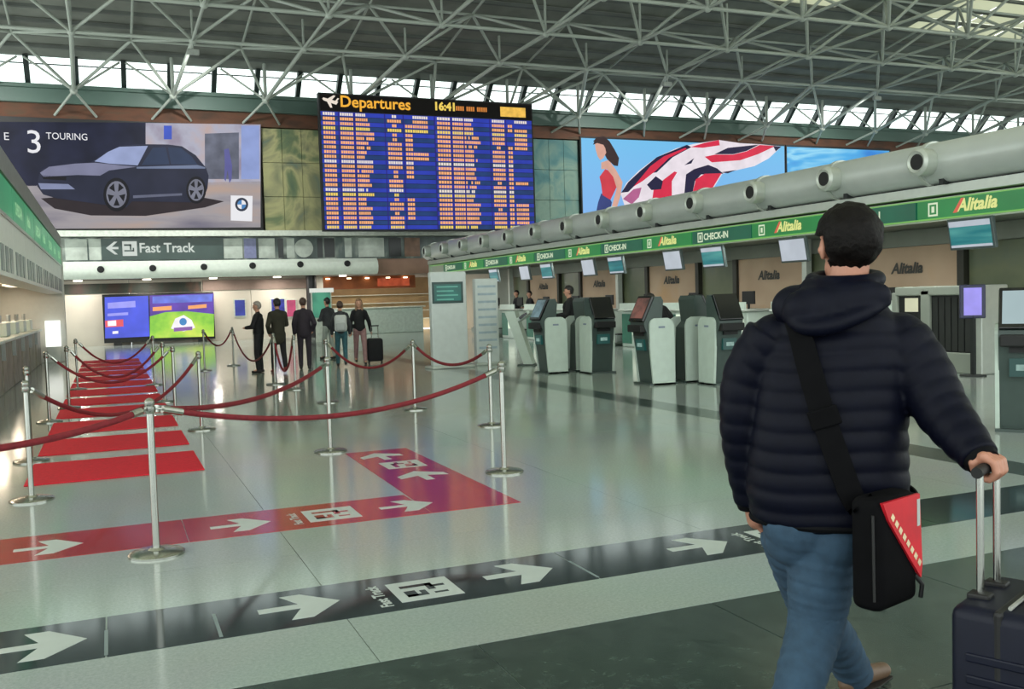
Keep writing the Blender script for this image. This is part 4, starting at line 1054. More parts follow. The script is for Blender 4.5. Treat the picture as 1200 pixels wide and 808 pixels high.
# ================================================================ rope stanchions
m_chrome = mat('brushed_chrome', (176, 178, 172), .22, metal=1.0, vary=.05)
m_rope = mat('dark_red_rope', (112, 18, 30), .75, vary=.2, scale=30, bump=.3)
def stanchion_proto():
    t = thing('rope_stanchion', 'chrome rope stanchion', 'stanchion', (0, 0, 0), 0, 'rope stanchions')
    put('base', MB().lathe([(.165, 0), (.165, .012), (.15, .022), (.05, .032), (.035, .045)], 32), m_chrome, t, smooth=True, world=False)
    put('pole', MB().lathe([(.021, .04), (.021, .9)], 16), m_chrome, t, smooth=True, world=False)
    put('collar', MB().lathe([(.028, .86), (.034, .87), (.034, .90), (.026, .905)], 16), m_chrome, t, smooth=True, world=False)
    put('cap', MB().lathe([(.024, .90), (.03, .915), (.03, .935), (.018, .95), (.006, .955)], 16), m_chrome, t, smooth=True, world=False)
    return t
sp = stanchion_proto(); _first = [True]
ST = {}
def stanchion(key, x, y, label, group=None):
    if _first[0]:
        _first[0] = False; o = sp; o.location = (x, y, 0); o['label'] = label
        if group: o['group'] = group
    else: o = copy_tree(sp, (x, y, 0), None, label, group)
    ST[key] = Vector((x, y, .885)); return o
stanchion('A', .2, 6.15, 'chrome stanchion standing on the edge of the red floor strip')
stanchion('B', -.63, 8.41, 'chrome stanchion in front of the first red carpet by the left desks')
stanchion('C', 3.05, 7.53, 'chrome stanchion right of the red L-shaped floor sticker')
stanchion('D', 1.98, 9.5, 'chrome stanchion at the far tip of the red L-shaped sticker')
stanchion('F', 4.05, 10.35, 'chrome stanchion behind the one right of the red sticker')
stanchion('G', 3.78, 12.5, 'chrome stanchion in front of the tall green-screen totem')
stanchion('K', 2.95, 14.2, 'chrome stanchion beside the woman with the suitcase')
lane = 'chrome stanchion lining the red carpet lane', 'stanchions along the carpet lane'
stanchion('E', .97, 12.1, 'chrome stanchion at the open side of the second red carpet')
for key, x, y, lb in (('L1', -.78, 10.6, 'chrome stanchion between first and second carpets on the desk side'), ('L2', -.8, 14.2, 'chrome stanchion between third and fourth carpets on the desk side'), ('R2', .8, 14.25, 'chrome stanchion between third and fourth carpets on the open side'), ('L3', -.62, 16.02, 'chrome stanchion between fourth and fifth carpets on the desk side'), ('R3', .75, 16.02, 'chrome stanchion between fourth and fifth carpets on the open side'), ('L4', -.6, 19.62, 'chrome stanchion between sixth and seventh carpets on the desk side'), ('R4', .75, 19.62, 'chrome stanchion between sixth and seventh carpets on the open side')): stanchion(key, x, y, lb, lane[1])
for key, px_, py_, lb in (('M', 272, 386, 'chrome stanchion between the low screen and the grey-haired person'), ('N', 320, 394, 'chrome stanchion between the grey-haired person and the olive-coated person'), ('O', 344, 396, 'chrome stanchion between the olive-coated and the plum-clad person'), ('P', 238, 389, 'chrome stanchion in front of the low purple-green screen')):
    q = on_floor(px_, py_, .9); stanchion(key, q.x, q.y, lb, 'stanchions around the waiting travellers')
ST['W'] = Vector((-1.05, 5.2, .885)); stanchion('W', -1.15, 4.95, 'chrome stanchion holding the rope that runs off beside the left desks')
def rope(a, b, sag, label, group='ropes between the stanchions'):
    A, B = ST[a].copy(), ST[b].copy()
    d = (B-A); d.z = 0; d.normalize()
    A += d*.05; B -= d*.05
    n = 24
    pts = [A.lerp(B, i/n)-Vector((0, 0, sag*(1-(2*i/n-1)**2))) for i in range(n+1)]
    t = thing('queue_rope', label, 'rope', (A.x, A.y, A.z), 0, group)
    put('cord', MB().tube(pts[1:-1], .019, 10), m_rope, t, smooth=True)
    for p, q in ((pts[0], pts[1]), (pts[-1], pts[-2])):
        e = put('end_ferrule', MB().tube([p.lerp(q, .25), p.lerp(q, 1.25)], .023, 10), m_chrome, t, smooth=True)
        dd = (q-p).normalized()
        hk = MB().tube([p+Vector((0, 0, .02))-dd*.03, p-dd*.035, p+dd*.02, p.lerp(q, .4)], .007, 8); put('hook', hk, m_chrome, e, smooth=True)
rope('A', 'C', .20, 'dark red rope hanging across the red sticker from its left stanchion')
rope('A', 'D', .13, 'dark red rope running back to the stanchion at the sticker tip')
rope('B', 'E', .42, 'dark red rope sagging over the first red carpets')
rope('A', 'W', .08, 'dark red rope running off beside the left desks')
rope('L2', 'R2', .40, 'dark red rope hanging between the third and fourth red carpets', 'ropes across the carpet lane'); rope('L3', 'R3', .45, 'dark red rope hanging between the fourth and fifth red carpets', 'ropes across the carpet lane'); rope('L4', 'R4', .42, 'dark red rope hanging between the sixth and seventh red carpets', 'ropes across the carpet lane')
rope('F', 'G', .22, 'dark rope hanging in front of the white totems')
rope('G', 'K', .34, 'dark rope hanging beside the woman with the suitcase')
for a_, b_, s_, lb in (('P', 'M', .35, 'dark rope hanging in front of the low purple-green screen'), ('M', 'N', .6, 'dark rope sagging low beside the grey-haired person'), ('N', 'O', .6, 'dark rope sagging low at the olive-coated person')): rope(a_, b_, s_, lb, 'ropes around the waiting travellers')
# ================================================================ people
m_skin = mat('skin', (196, 146, 122), .5, vary=.06, scale=12); m_skin2 = mat('skin_tan', (150, 104, 84), .5, vary=.06, scale=12)
m_eye = mat('eye_dark', (34, 26, 24), .2, vary=0); m_shoe = mat('dark_shoe', (32, 28, 28), .5)
def hair_shell(mb, c, r, hf, hr, low=-.09, face_z=.045, face_y=.03, ear=True, seed=1, rough=.004):
    """hair cap around a head: an ellipsoid without the face opening"""
    nu, nv = 40, 26; up = Vector((0, 0, 1))
    keep = {}; vs = []; fs = []
    for i in range(nv+1):
        ph = math.pi*i/nv
        for j in range(nu):
            th = 2*math.pi*j/nu
            l = Vector((r[0]*math.sin(ph)*math.cos(th), r[1]*math.sin(ph)*math.sin(th), r[2]*math.cos(ph)))
            l *= 1+rough/r[0]*noise.noise(l*38+Vector((seed, 0, 0)))*2
            if l.z < -.04: l.x *= 1-2.6*(-.04-l.z); l.y *= 1-1.6*(-.04-l.z); l.z += .010*noise.noise(Vector((l.x*60, l.y*60, seed)))
            vs.append(l)
    for i in range(nv):
        for j in range(nu):
            q = (i*nu+j, (i+1)*nu+j, (i+1)*nu+(j+1) % nu, i*nu+(j+1) % nu)
            m = sum((vs[k] for k in q), Vector())/4
            if m.z < low: continue
            if m.y > face_y and m.z < face_z: continue
            if ear and abs(m.x) > r[0]*.72 and m.z < .012 and m.y > -.035: continue
            if ear and m.y > 0 and m.z < -.03: continue
            fs.append(q)
    return mb.add([Vector(c)+hr*l.x+hf*l.y+up*l.z for l in vs], fs)
def person(label, loc, rz, h, top, legs, hair, stride=.0, lean=0.0, arms=('down', 'down'), longhair=False, coat=.88, shoe=None, group=None, skin=None, turn=0.0, slim=1.0):
    t = thing('person', label, 'person', loc, rz, group)
    s = h/1.75
    L = Matrix.Translation((0, 0, .93)) @ Matrix.Rotation(-R(lean), 4, 'X') @ Matrix.Translation((0, 0, -.93))
    V = lambda x, y, z, up_=True: ((L @ Vector((x, y, z))) if up_ else Vector((x, y, z)))*s
    ARM = {'down': ((.235, -.03, 1.13), (.235, .06, .88)), 'front': ((.23, .06, 1.14), (.1, .28, 1.12)), 'phone': ((.22, .1, 1.14), (.1, .22, 1.34)), 'pull': ((.26, -.06, 1.14), (.31, -.12, .88)), 'pocket': ((.27, -.08, 1.13), (.2, .06, .95))}
    hipw = .09
    def leg(sd, st): return [V(sd*hipw, 0, .92, False), V(sd*.1, st*.5+.03, .5, False), V(sd*.1, st-.02*(st < 0), .09+(.05 if st < -.1 else 0), False)]
    lg = [leg(-1, stride), leg(1, -stride)]
    ar = []
    for sd, k in zip((-1, 1), arms):
        e, w = ARM[k]; ar.append([V(sd*.165*slim, 0, 1.395), V(sd*e[0], e[1], e[2]), V(sd*w[0], w[1], w[2])])
    b = MB()
    b.ell(V(0, 0, .96, False), (.15*s, .1*s, .12*s)); b.cap(V(0, 0, 1.0), V(0, 0, 1.3), .12*s, .13*s); b.cap(V(-.11, 0, 1.38), V(.11, 0, 1.38), .06*s, .06*s)
    b.cap(V(0, 0, 1.4), V(0, .015, 1.55), .055*s, .05*s)
    hf = Vector((math.sin(R(turn)), math.cos(R(turn)), 0)); hr = Vector((math.cos(R(turn)), -math.sin(R(turn)), 0))
    hc = V(0, .02, 1.645)
    H = lambda x, y, z: hc+(hr*x+hf*y+Vector((0, 0, z)))*s
    rm = Matrix((hr, hf, Vector((0, 0, 1)))).transposed()
    b.ell(hc, (.074*s, .092*s, .108*s), rm); b.ell(H(0, .03, -.06), (.055*s, .055*s, .06*s), rm); b.cap(H(0, .09, .0), H(0, .105, -.03), .012*s, .016*s, 8)
    for sd in (-1, 1): b.ell(H(sd*.076, 0, -.005), (.012*s, .02*s, .032*s), rm, 10, 8)
    for a in ar:
        b.chain(a, [.05*s, .042*s, .03*s], 10)
        d = (a[2]-a[1]).normalized(); sd_ = d.cross(Vector((0, 1, 0))).normalized() if abs(d.y) < .9 else Vector((1, 0, 0))
        pm = a[2]+d*.05*s; b.cap(a[2], pm, .028*s, .034*s, 10)
        for q in range(4):
            o = sd_.cross(d)*((q-1.5)*.019*s); b.cap(pm+o+d*.03*s, pm+o+d*(.085-.008*abs(q-1.4))*s+Vector((0, .015, 0))*s, .0095*s, .008*s, 8)
        b.cap(a[2]+d*.03*s+sd_.cross(d)*.03*s, a[2]+d*.075*s+sd_.cross(d)*.05*s, .011*s, .009*s, 8)
    for g in lg:
        b.chain(g, [.07*s, .052*s, .04*s], 10); b.cap(g[2], g[2]+Vector((0, .12*s, -.05*s)), .038*s, .03*s, 10)
    put('body', remesh(b, .014, 1, 'body'), skin or m_skin, t, world=False)
    c = MB()
    c.cap(V(0, 0, coat+.1), V(0, 0, 1.3), .155*s*slim, .16*s*slim); c.cap(V(-.10*slim, 0, 1.40), V(.10*slim, 0, 1.40), .08*s, .08*s); c.ell(V(0, 0, coat+.12), (.175*s*slim, .135*s, .16*s)); c.cap(V(0, -.005, 1.42), V(0, .0, 1.475), .07*s, .06*s)
    for a in ar: c.chain([a[0], a[1], a[1].lerp(a[2], .92)], [.068*s, .06*s, .048*s], 10)
    put('jacket', remesh(c, .017, 2, 'jacket'), top, t, world=False)
    c = MB(); c.ell(V(0, 0, .95, False), (.165*s*slim, .118*s, .13*s))
    for g in lg: c.chain([g[0], g[1], g[2]+Vector((0, 0, .02*s))], [.092*s, .068*s, .056*s], 10)
    put('trousers', remesh(c, .016, 2, 'trousers'), legs, t, world=False)
    for g in lg:
        c = MB(); c.cap(g[2]+Vector((0, -.035*s, -.045*s)), g[2]+Vector((0, .15*s, -.055*s)), .042*s, .034*s, 10); c.cap(g[2]+Vector((0, 0, .0)), g[2]+Vector((0, 0, -.04*s)), .048*s, .045*s, 10)
        put('shoe', remesh(c, .012, 2, 'shoe'), shoe or m_shoe, t, world=False)
    hm = MB(); hair_shell(hm, H(0, -.01, .012), (.09*s, .108*s, .118*s), hf, hr, low=-.075*s, seed=len(label))
    hd = put('hair', hm, hair, t, world=False, smooth=True); md = hd.modifiers.new('thick', 'SOLIDIFY'); md.thickness = .012
    if longhair:
        q = MB(); q.cap(H(0, -.06, .0), H(0, -.075, -.26), .085*s, .06*s)
        for sd in (-1, 1): q.cap(H(sd*.07, -.01, .0), H(sd*.085, .02, -.24), .04*s, .03*s)
        put('long_hair', remesh(q, .014, 2, 'long_hair'), hair, t, world=False)
    for sd in (-1, 1): put('eye', MB().ell(H(sd*.03, .083, .008), (.011*s, .008*s, .007*s), nu=8, nv=6), m_eye, t, world=False)
    # settle on the floor
    zmin = min((v.co.z for ch in children(t) if ch.type == 'MESH' and ch.name.startswith('shoe') for v in ch.data.vertices), default=0)
    t.location = (loc[0], loc[1], loc[2]-zmin)
    return t
hb = mat('hair_black', (26, 22, 22), .5, vary=.3, scale=40, bump=.4); hg = mat('hair_grey', (150, 142, 134), .6, vary=.2, scale=40, bump=.4); hbl = mat('hair_dark_blonde', (138, 108, 80), .55, vary=.25, scale=40, bump=.4); hbr = mat('hair_brown', (66, 46, 38), .5, vary=.25, scale=40, bump=.4)
c_blk = mat('cloth_black', (22, 22, 26), .85, vary=.2, scale=10, bump=.3); c_olive = mat('cloth_olive_black', (44, 42, 30), .85, vary=.2, scale=10, bump=.3); c_dk = mat('cloth_dark_plum', (44, 36, 46), .85, vary=.2, scale=10, bump=.3); c_char = mat('cloth_charcoal', (52, 54, 58), .85, vary=.2, scale=10, bump=.3)
c_jean = mat('cloth_teal_jeans', (52, 92, 100), .85, vary=.2, scale=14, bump=.3); c_pink = mat('cloth_dusty_pink', (150, 116, 116), .85, vary=.15, scale=14, bump=.3); c_pale = mat('cloth_pale_grey', (156, 164, 158), .8, vary=.1, scale=10, bump=.2); c_brn = mat('cloth_brown', (84, 62, 50), .85, vary=.2, scale=10, bump=.3); c_red = mat('shoe_red', (120, 30, 36), .5)
def fp(x, y): p = on_floor(x, y); return (p.x, p.y, 0)
TR = 'travellers waiting in the hall'
person('person with pale grey hair in black, standing beside the low screen', fp(305, 437.2), R(60), 1.55, c_blk, c_blk, hg, group=TR, arms=('front', 'front'), slim=.85)
person('person in an olive-black coat and dark trousers with red shoes', fp(328, 437), R(10), 1.6, c_olive, c_blk, hb, stride=.12, arms=('pocket', 'front'), coat=.72, shoe=c_red, group=TR)
person('person in dark plum clothes in front of the dark column', fp(358, 433), R(-15), 1.6, c_dk, c_dk, hbr, arms=('down', 'pocket'), coat=.8, group=TR)
person('person in charcoal with pale trousers beside the green standing sign', fp(386, 421), R(30), 1.6, c_char, c_pale, hb, arms=('front', 'down'), group=TR, stride=.1)
pb = person('person wearing a pale backpack and teal jeans', fp(401, 430), R(-12), 1.5, c_char, c_jean, hbr, stride=.16, group=TR, slim=.9)
person('woman with long blonde hair, dark jacket and pink trousers walking', fp(423, 427), R(172), 1.55, c_blk, c_pink, hbl, stride=.22, arms=('pull', 'down'), longhair=True, group=TR, slim=.9)
# backpack on the person in teal jeans
bk = thing('backpack', 'pale grey backpack worn by the person in teal jeans', 'backpack', pb.location, R(-12))
put('pack', MB().rbox(-.14, .14, -.30, -.13, .82, 1.2, .06, 4), mat('pale_pack', (190, 194, 192), .7, vary=.1), bk, smooth=True, world=False)
put('front_pocket', MB().rbox(-.1, .1, -.335, -.28, .84, 1.02, .025, 3), mat('pale_pack2', (168, 172, 172), .7, vary=.1), bk, smooth=True, world=False)
for sd in (-1, 1): put('shoulder_strap', MB().tube([(sd*.09, -.15, 1.16), (sd*.09, -.06, 1.255), (sd*.09, .09, 1.22), (sd*.11, .135, 1.08), (sd*.165, .06, .97), (sd*.165, -.06, .89), (sd*.12, -.15, .86)], .015, 6), c_char, bk, world=False)
# her dark suitcase
p = fp(440, 426)
sc = thing('suitcase', 'small black suitcase pulled by the woman with long hair', 'suitcase', p, R(170))
put('shell', MB().rbox(-.19, .19, -.12, .12, .05, .60, .06, 4), c_blk, sc, smooth=True, world=False)
for sd in (-1, 1):
    put('pole', MB().tube([(sd*.08, .08, .58), (sd*.08, .08, .9)], .008, 8), m_chrome, sc, world=False)
    for q in (-1, 1): put('wheel', MB().tube([(sd*.15-.015, q*.08, .028), (sd*.15+.015, q*.08, .028)], .028, 14), m_black, sc, world=False)
put('grip', MB().tube([(-.1, .08, .9), (.1, .08, .9)], .014, 8), m_black, sc, world=False)
# people by the kiosks and behind the desks
p1 = on_floor(672, 434); person('person in brown trousers standing behind the side-on kiosk with bluish screen', (p1.x+.45, p1.y+1.0, 0), R(60), 1.68, c_blk, c_brn, hb, arms=('front', 'front'), group='people at the kiosks')
p2 = on_floor(803, 446); person('person in black bending over between the two kiosks beside the walking man', (p2.x+.35, p2.y+.9, 0), R(75), 1.62, c_blk, c_blk, hb, lean=38, arms=('front', 'front'), group='people at the kiosks')
for x_, y_, hh, lb in ((603, 350, 1.72, 'dark-haired clerk behind the desks near the slim totem'), (618, 350, 1.68, 'second dark-haired clerk behind the desks near the slim totem')):
    q = on_x(x_, y_, 14.35); person(lb, (14.45, q.y, 0), R(90), hh, c_blk, c_blk, hb, arms=('front', 'front'), group='clerks behind the desks')
for k, (yy, hh) in enumerate(((17.1, 1.62), (19.6, 1.6))):
    person(('dark-haired clerk behind the nearer left-hand desk', 'dark-haired clerk behind the farther left-hand desk')[k], (-2.85, yy, 0), R(-90), hh, c_char, c_blk, hb, arms=('front', 'front'), group='clerks behind the left desks')

# ---------------------------------------------------------------- the walking man
TH = math.atan2(2.35, 2.75)
DV = Vector((math.sin(TH), math.cos(TH), 0)); RV = Vector((math.cos(TH), -math.sin(TH), 0)); ZV = Vector((0, 0, 1))
CM = Vector((2.35, 2.75, 0))*(3.05/3.44)
def mp(x, y, dv=0.0):
    d = ray(x, y); t = (CM.dot(DV)+dv)/(d.x*DV.x+d.y*DV.y)
    return EYE+d*t
man = thing('person', 'man in a navy quilted jacket and jeans walking away with a suitcase', 'person', (CM.x, CM.y, 0))
def cr(P, n):
    """Catmull-Rom through points (tuples of numbers or vectors)"""
    P = [Vector(p) for p in P]; out = []
    for k in range(n+1):
        u = k/n*(len(P)-1); i = min(int(u), len(P)-2); f = u-i
        a, b, c, d = P[max(i-1, 0)], P[i], P[i+1], P[min(i+2, len(P)-1)]
        out.append(0.5*((2*b)+(c-a)*f+(2*a-5*b+4*c-d)*f*f+(3*b-a-3*c+d)*f**3))
    return out
# jacket torso: (row, left, right, half depth)
TORSO = [(614, 893, 1052, .150), (603, 880, 1064, .165), (575, 875, 1066, .172), (540, 876, 1065, .172), (500, 880, 1064, .168), (460, 884, 1066, .160), (425, 888, 1070, .150), (398, 894, 1068, .135), (376, 908, 1054, .118), (356, 930, 1038, .098), (340, 950, 1028, .085), (326, 962, 1020, .074)]
def quilt(u, amp, per): return amp*(abs(math.sin(math.pi*u/per))**.55-.55)
tor = MB(); NS = 56
lv = []
for i in range(len(TORSO)-1):
    for q in range(12 if i > 0 else 4):
        f = q/(12 if i > 0 else 4); a, b = TORSO[i], TORSO[i+1]; lv.append([a[k]+(b[k]-a[k])*f for k in range(4)])
lv.append(list(TORSO[-1]))
for row in range(1):
    vs = []; fs = []
    for (py_, xl, xr, hd) in lv:
        a = mp(xl, py_); b = mp(xr, py_); c = (a+b)/2; hw = (b-a).length/2; zc = c.z
        amp = .0075 if py_ > 372 else .003
        g = quilt(zc+.004*math.sin(c.x*30), amp, .062)
        for j in range(NS):
            th = 2*math.pi*j/NS; ct, st = math.cos(th), math.sin(th)
            ex = .85
            x = (hw+g)*math.copysign(abs(ct)**ex, ct); y = (hd+g)*math.copysign(abs(st)**ex, st)
            # flat channel down the spine, sag of the seams
            vs.append(c+RV*x+DV*y+ZV*(-.006*math.cos(3*th)))
    n = len(lv)
    for i in range(n-1):
        for j in range(NS): fs.append((i*NS+j, i*NS+(j+1) % NS, (i+1)*NS+(j+1) % NS, (i+1)*NS+j))
    fs.append(tuple(range(NS-1, -1, -1))); fs.append(tuple(range((n-1)*NS, n*NS)))
    tor.add(vs, fs)
armL = [mp(908, 396, 0), mp(877, 440, .0), mp(869, 490, .0), mp(872, 540, .03), mp(880, 588, .06)]
armR = [mp(1052, 400, 0), mp(1078, 435, -.03), mp(1103, 480, -.09), mp(1130, 515, -.17), mp(1149, 538, -.23)]
def sleeve(mb, P, R0, per=.06, amp=.006, n=70):
    pts = cr(P, n); rr = cr([(r_, 0, 0) for r_ in R0], n); L = 0; out = []
    for i, p in enumerate(pts):
        if i: L += (p-pts[i-1]).length
        out.append(rr[i].x+quilt(L, amp, per))
    return mb.tube(pts, out, 28)
sleeve(tor, armL, [.098, .080, .070, .062, .052]); sleeve(tor, armR, [.098, .092, .080, .066, .052])
tor.ell(mp(912, 394), (.09, .085, .075)); tor.ell(mp(1052, 396), (.095, .085, .08))
m_jacket = mat('navy_quilted_nylon', (7, 9, 22), .5, vary=.15, scale=30, bump=.1, spec=.10)
m_jacket2 = mat('black_jacket_trim', (7, 8, 11), .7, vary=.1, scale=30, spec=.1)
put('jacket', remesh(tor, .0065, 2, 'jacket'), m_jacket, man)
# hood lying on the back
hd = MB()
HC = mp(980, 357, -.105)
rotm = Matrix((RV, DV, ZV)).transposed() @ Matrix.Rotation(R(12), 3, 'Y').inverted()
hd.ell(HC, (.165, .055, .068), rotm); hd.ell(mp(950, 362, -.12), (.085, .05, .07), rotm); hd.ell(mp(932, 358, -.06), (.075, .055, .065), rotm)
rim = cr([mp(932, 352, -.03), mp(922, 364, -.08), mp(942, 383, -.155), mp(975, 382, -.17), mp(1012, 368, -.15), mp(1042, 352, -.09)], 30)
hd.tube(rim, [.016+.012*math.sin(math.pi*i/30) for i in range(31)], 14)
coll = [mp(990, 328, 0)+RV*(.098*math.cos(a))+DV*(.088*math.sin(a))+ZV*(.012*math.sin(a)) for a in [2*math.pi*i/28 for i in range(29)]]
hd.tube(coll, .026, 12, caps=False)
for f in (.25, .5, .75):
    hd.tube(cr([mp(945, 330, -.07), mp(930+70*f, 345, -.13), mp(935+80*f, 378-8*f, -.16)], 12), .016, 10)
put('hood', remesh(hd, .0065, 14, 'hood'), m_jacket, man)
hem = [(mp(885, 607)+mp(1059, 607))/2+RV*(.235*math.cos(a))+DV*(.158*math.sin(a)) for a in [2*math.pi*i/40 for i in range(41)]]
put('hem_band', MB().tube(hem, .013, 8, caps=False), m_jacket2, man, smooth=True)
for P, n_ in ((armL, 'cuff'), (armR, 'cuff')):
    d = (P[-1]-P[-2]).normalized(); put(n_, MB().tube([P[-1]-d*.012, P[-1]+d*.018], [.052, .046], 20), m_jacket2, man, smooth=True)
# head
HF = (DV*math.cos(R(20))-RV*math.sin(R(20))).normalized(); HR = Vector((HF.y, -HF.x, 0))
HCN = mp(994, 287, .0)
hm_ = Matrix((HR, HF, ZV)).transposed()
Hh = lambda x, y, z: HCN+HR*x+HF*y+ZV*z
b = MB()
b.ell(HCN+ZV*.012, (.080, .098, .108), hm_); b.ell(Hh(0, .028, -.07), (.062, .068, .062), hm_); b.cap(Hh(0, .07, -.1), Hh(0, .078, -.1), .028, .026)
b.cap(Hh(0, .098, .005), Hh(0, .118, -.03), .010, .016, 10); b.cap(Hh(-.022, .088, -.072), Hh(.022, .088, -.072), .010, .010, 8)
b.cap(Hh(-.045, .085, .03), Hh(.045, .085, .03), .013, .013, 8)
for sd in (-1, 1): b.ell(Hh(sd*.084, -.008, -.012), (.011, .022, .035), hm_ @ Matrix.Rotation(R(18*sd), 3, 'Z'), 14, 10); b.cap(Hh(sd*.078, .0, -.015), Hh(sd*.09, -.01, -.015), .014, .012, 8)
b.cap(HCN+ZV*(-.06)-HF*.015, mp(990, 345, .0), .058, .066)
b.cap(mp(940, 392), mp(1030, 392), .05, .05); b.cap(mp(985, 400), mp(972, 560), .13, .13); b.ell(mp(958, 610), (.15, .1, .12))
b.chain(armL, [.045, .045, .042, .036, .03], 12); b.chain(armR, [.045, .045, .045, .037, .031], 12)
# left hand hanging
dL = Vector((0, 0, -1))*.93+RV*.30+DV*.12; dL.normalize()
wl = armL[-1]; pal = wl+dL*.065
b.cap(wl, pal, .028, .036, 12); b.cap(wl+DV*.015, pal+DV*.022, .024, .026, 12); b.cap(wl-DV*.015, pal-DV*.022, .024, .026, 12)
for q, L_ in enumerate((.075, .083, .078, .06)):
    r0 = pal+DV*(.033-.021*q)+dL*.022; m1 = r0+(dL*.75+RV*.35).normalized()*L_*.5; m2 = m1+(dL*.35+RV*.9).normalized()*L_*.45
    b.chain([r0, m1, m2], [.0105, .0098, .0085], 10)
t0 = wl+DV*.028+dL*.02; b.chain([t0, t0+(dL*.7+DV*.5+RV*.2).normalized()*.038, t0+(dL*.8+DV*.25+RV*.4).normalized()*.066], [.0135, .0115, .0095], 10)
# suitcase handle geometry (needed by the gripping hand)
PHI = R(26)
WV = RV*math.sin(PHI)+DV*math.cos(PHI); TV = RV*math.cos(PHI)-DV*math.sin(PHI)
GRIP = mp(1158, 549, -.25)
# right hand closed on the grip: the back of the hand lies over the bar, fingers curl round its outer side
wr = armR[-1]
kn = [GRIP+WV*(.030-.020*q)-TV*.002+ZV*.036 for q in range(4)]
for q in range(4): b.cap(wr+WV*(.016-.010*q), kn[q], .024, .0165, 12)
for q, L_ in enumerate((.95, 1.05, 1.0, .85)):
    g = GRIP+WV*(.032-.0215*q)
    b.chain([kn[q], g+TV*.030*L_+ZV*.022, g+TV*.036*L_-ZV*.006, g+TV*.014-ZV*.028, g-TV*.008-ZV*.026], [.0125, .0112, .0105, .0095, .0085], 10)
tb = wr-WV*.02; b.chain([tb, GRIP-WV*.028-TV*.030+ZV*.016, GRIP-WV*.012-TV*.030-ZV*.012, GRIP+WV*.006-TV*.014-ZV*.028], [.017, .0145, .012, .0105], 10)
# legs
ankR = mp(922, 872, -.22); ankR.z = .15
ankL = mp(1003, 793, .5)
ankL.z = .095
legR = [mp(968, 628, -.02), mp(955, 735, -.04), ankR]; legL = [mp(928, 630, .02), mp(958, 722, .27), ankL]
for g in (legR, legL): b.chain(g, [.078, .056, .042], 12)
FT = (DV*.8+RV*.6).normalized()
b.cap(ankR, ankR+FT*.10-ZV*.09, .03, .02); b.cap(ankL, ankL+FT*.10-ZV*.055, .03, .02)
put('body', remesh(b, .0048, 2, 'body'), mat('skin_man', (166, 116, 95), .5, vary=.06, scale=14, bump=.05), man)
hr_ = MB(); hair_shell(hr_, HCN+ZV*.02-HF*.008, (.1, .117, .114), HF, HR, low=-.105, face_z=.06, face_y=.055, seed=3, rough=.003)
for q in range(0):
    a = random.uniform(0, 2*math.pi); e = random.uniform(.15, 1.2)
    p = HCN+ZV*.02-HF*.008+HR*(.1*math.cos(a)*math.sin(e))+HF*(.117*math.sin(a)*math.sin(e))+ZV*(.118*math.cos(e))
    if p.z > HCN.z-.02: hr_.cap(p, p+Vector((random.uniform(-1, 1), random.uniform(-1, 1), random.uniform(-.6, .2)))*.012, .007, .004, 6)
m_hair = mat('hair_dark_brown', (11, 8, 7), .55, vary=.5, scale=60, bump=.5, spec=.12)
ho = put('hair', hr_, m_hair, man, smooth=True); md = ho.modifiers.new('thick', 'SOLIDIFY'); md.thickness = .016
for sd in (-1, 1): put('eye', MB().ell(Hh(sd*.033, .09, .01), (.013, .009, .008), hm_, 10, 8), m_eye, man)
# jeans
j = MB()
j.ell(mp(955, 610, 0), (.185, .135, .13)); j.ell(mp(975, 628, -.05), (.1, .11, .11), None); j.ell(mp(930, 628, -.03), (.095, .1, .1))
def trouser(P, R0, seed):
    pts = cr(P, 60); rr = cr([(r_, 0, 0) for r_ in R0], 60); out = []
    for i in range(61):
        f = i/60; wr_ = .004*math.sin(i*1.9+seed)*(.4+abs(f-.5))+.0035*math.sin(i*3.1+seed*2)*(1 if .4 < f < .65 or f > .8 else .3)
        out.append(rr[i].x+wr_)
    return j.tube(pts, out, 26)
trouser([legR[0]+ZV*.02, legR[0].lerp(legR[1], .5), legR[1], legR[1].lerp(legR[2], .5)-DV*.01, legR[2]-ZV*.02], [.108, .103, .088, .078, .068], 1)
trouser([legL[0]+ZV*.02, legL[0].lerp(legL[1], .5), legL[1], legL[1].lerp(legL[2], .5), legL[2]-ZV*.045], [.105, .095, .082, .073, .066], 4)
m_jeans = mat('blue_denim', (42, 66, 86), .9, vary=.16, scale=26, bump=.35)
put('jeans', remesh(j, .0065, 2, 'jeans'), m_jeans, man)
m_bshoe = mat('brown_leather_shoe', (96, 74, 56), .5, vary=.15, scale=12)
for ank, tip in ((ankR, True), (ankL, False)):
    s_ = MB()
    toe = ank+FT*.17; toe.z = .032
    heel = ank-FT*.05-ZV*(.055 if tip else .06)
    s_.cap(heel, ank+FT*.05-ZV*.05, .036, .036); s_.cap(ank+FT*.05-ZV*.05, toe, .037, .030); s_.cap(ank-ZV*.01, ank-ZV*.05, .044, .04)
    so = put('shoe', remesh(s_, .006, 3, 'shoe'), m_bshoe, man)
    so_ = MB(); u = (toe-heel); u.normalize(); sd = u.cross(ZV).normalized(); nn = sd.cross(u)
    hl, tl = heel-u*.04-nn*.03, toe+u*.035-nn*.027
    so_.prism([hl-sd*.03, hl+sd*.03, hl.lerp(tl, .6)+sd*.042, tl+sd*.02, tl-sd*.02, hl.lerp(tl, .6)-sd*.042], -nn*.012); put('sole', so_, mat('dark_sole', (40, 34, 30), .7), so)
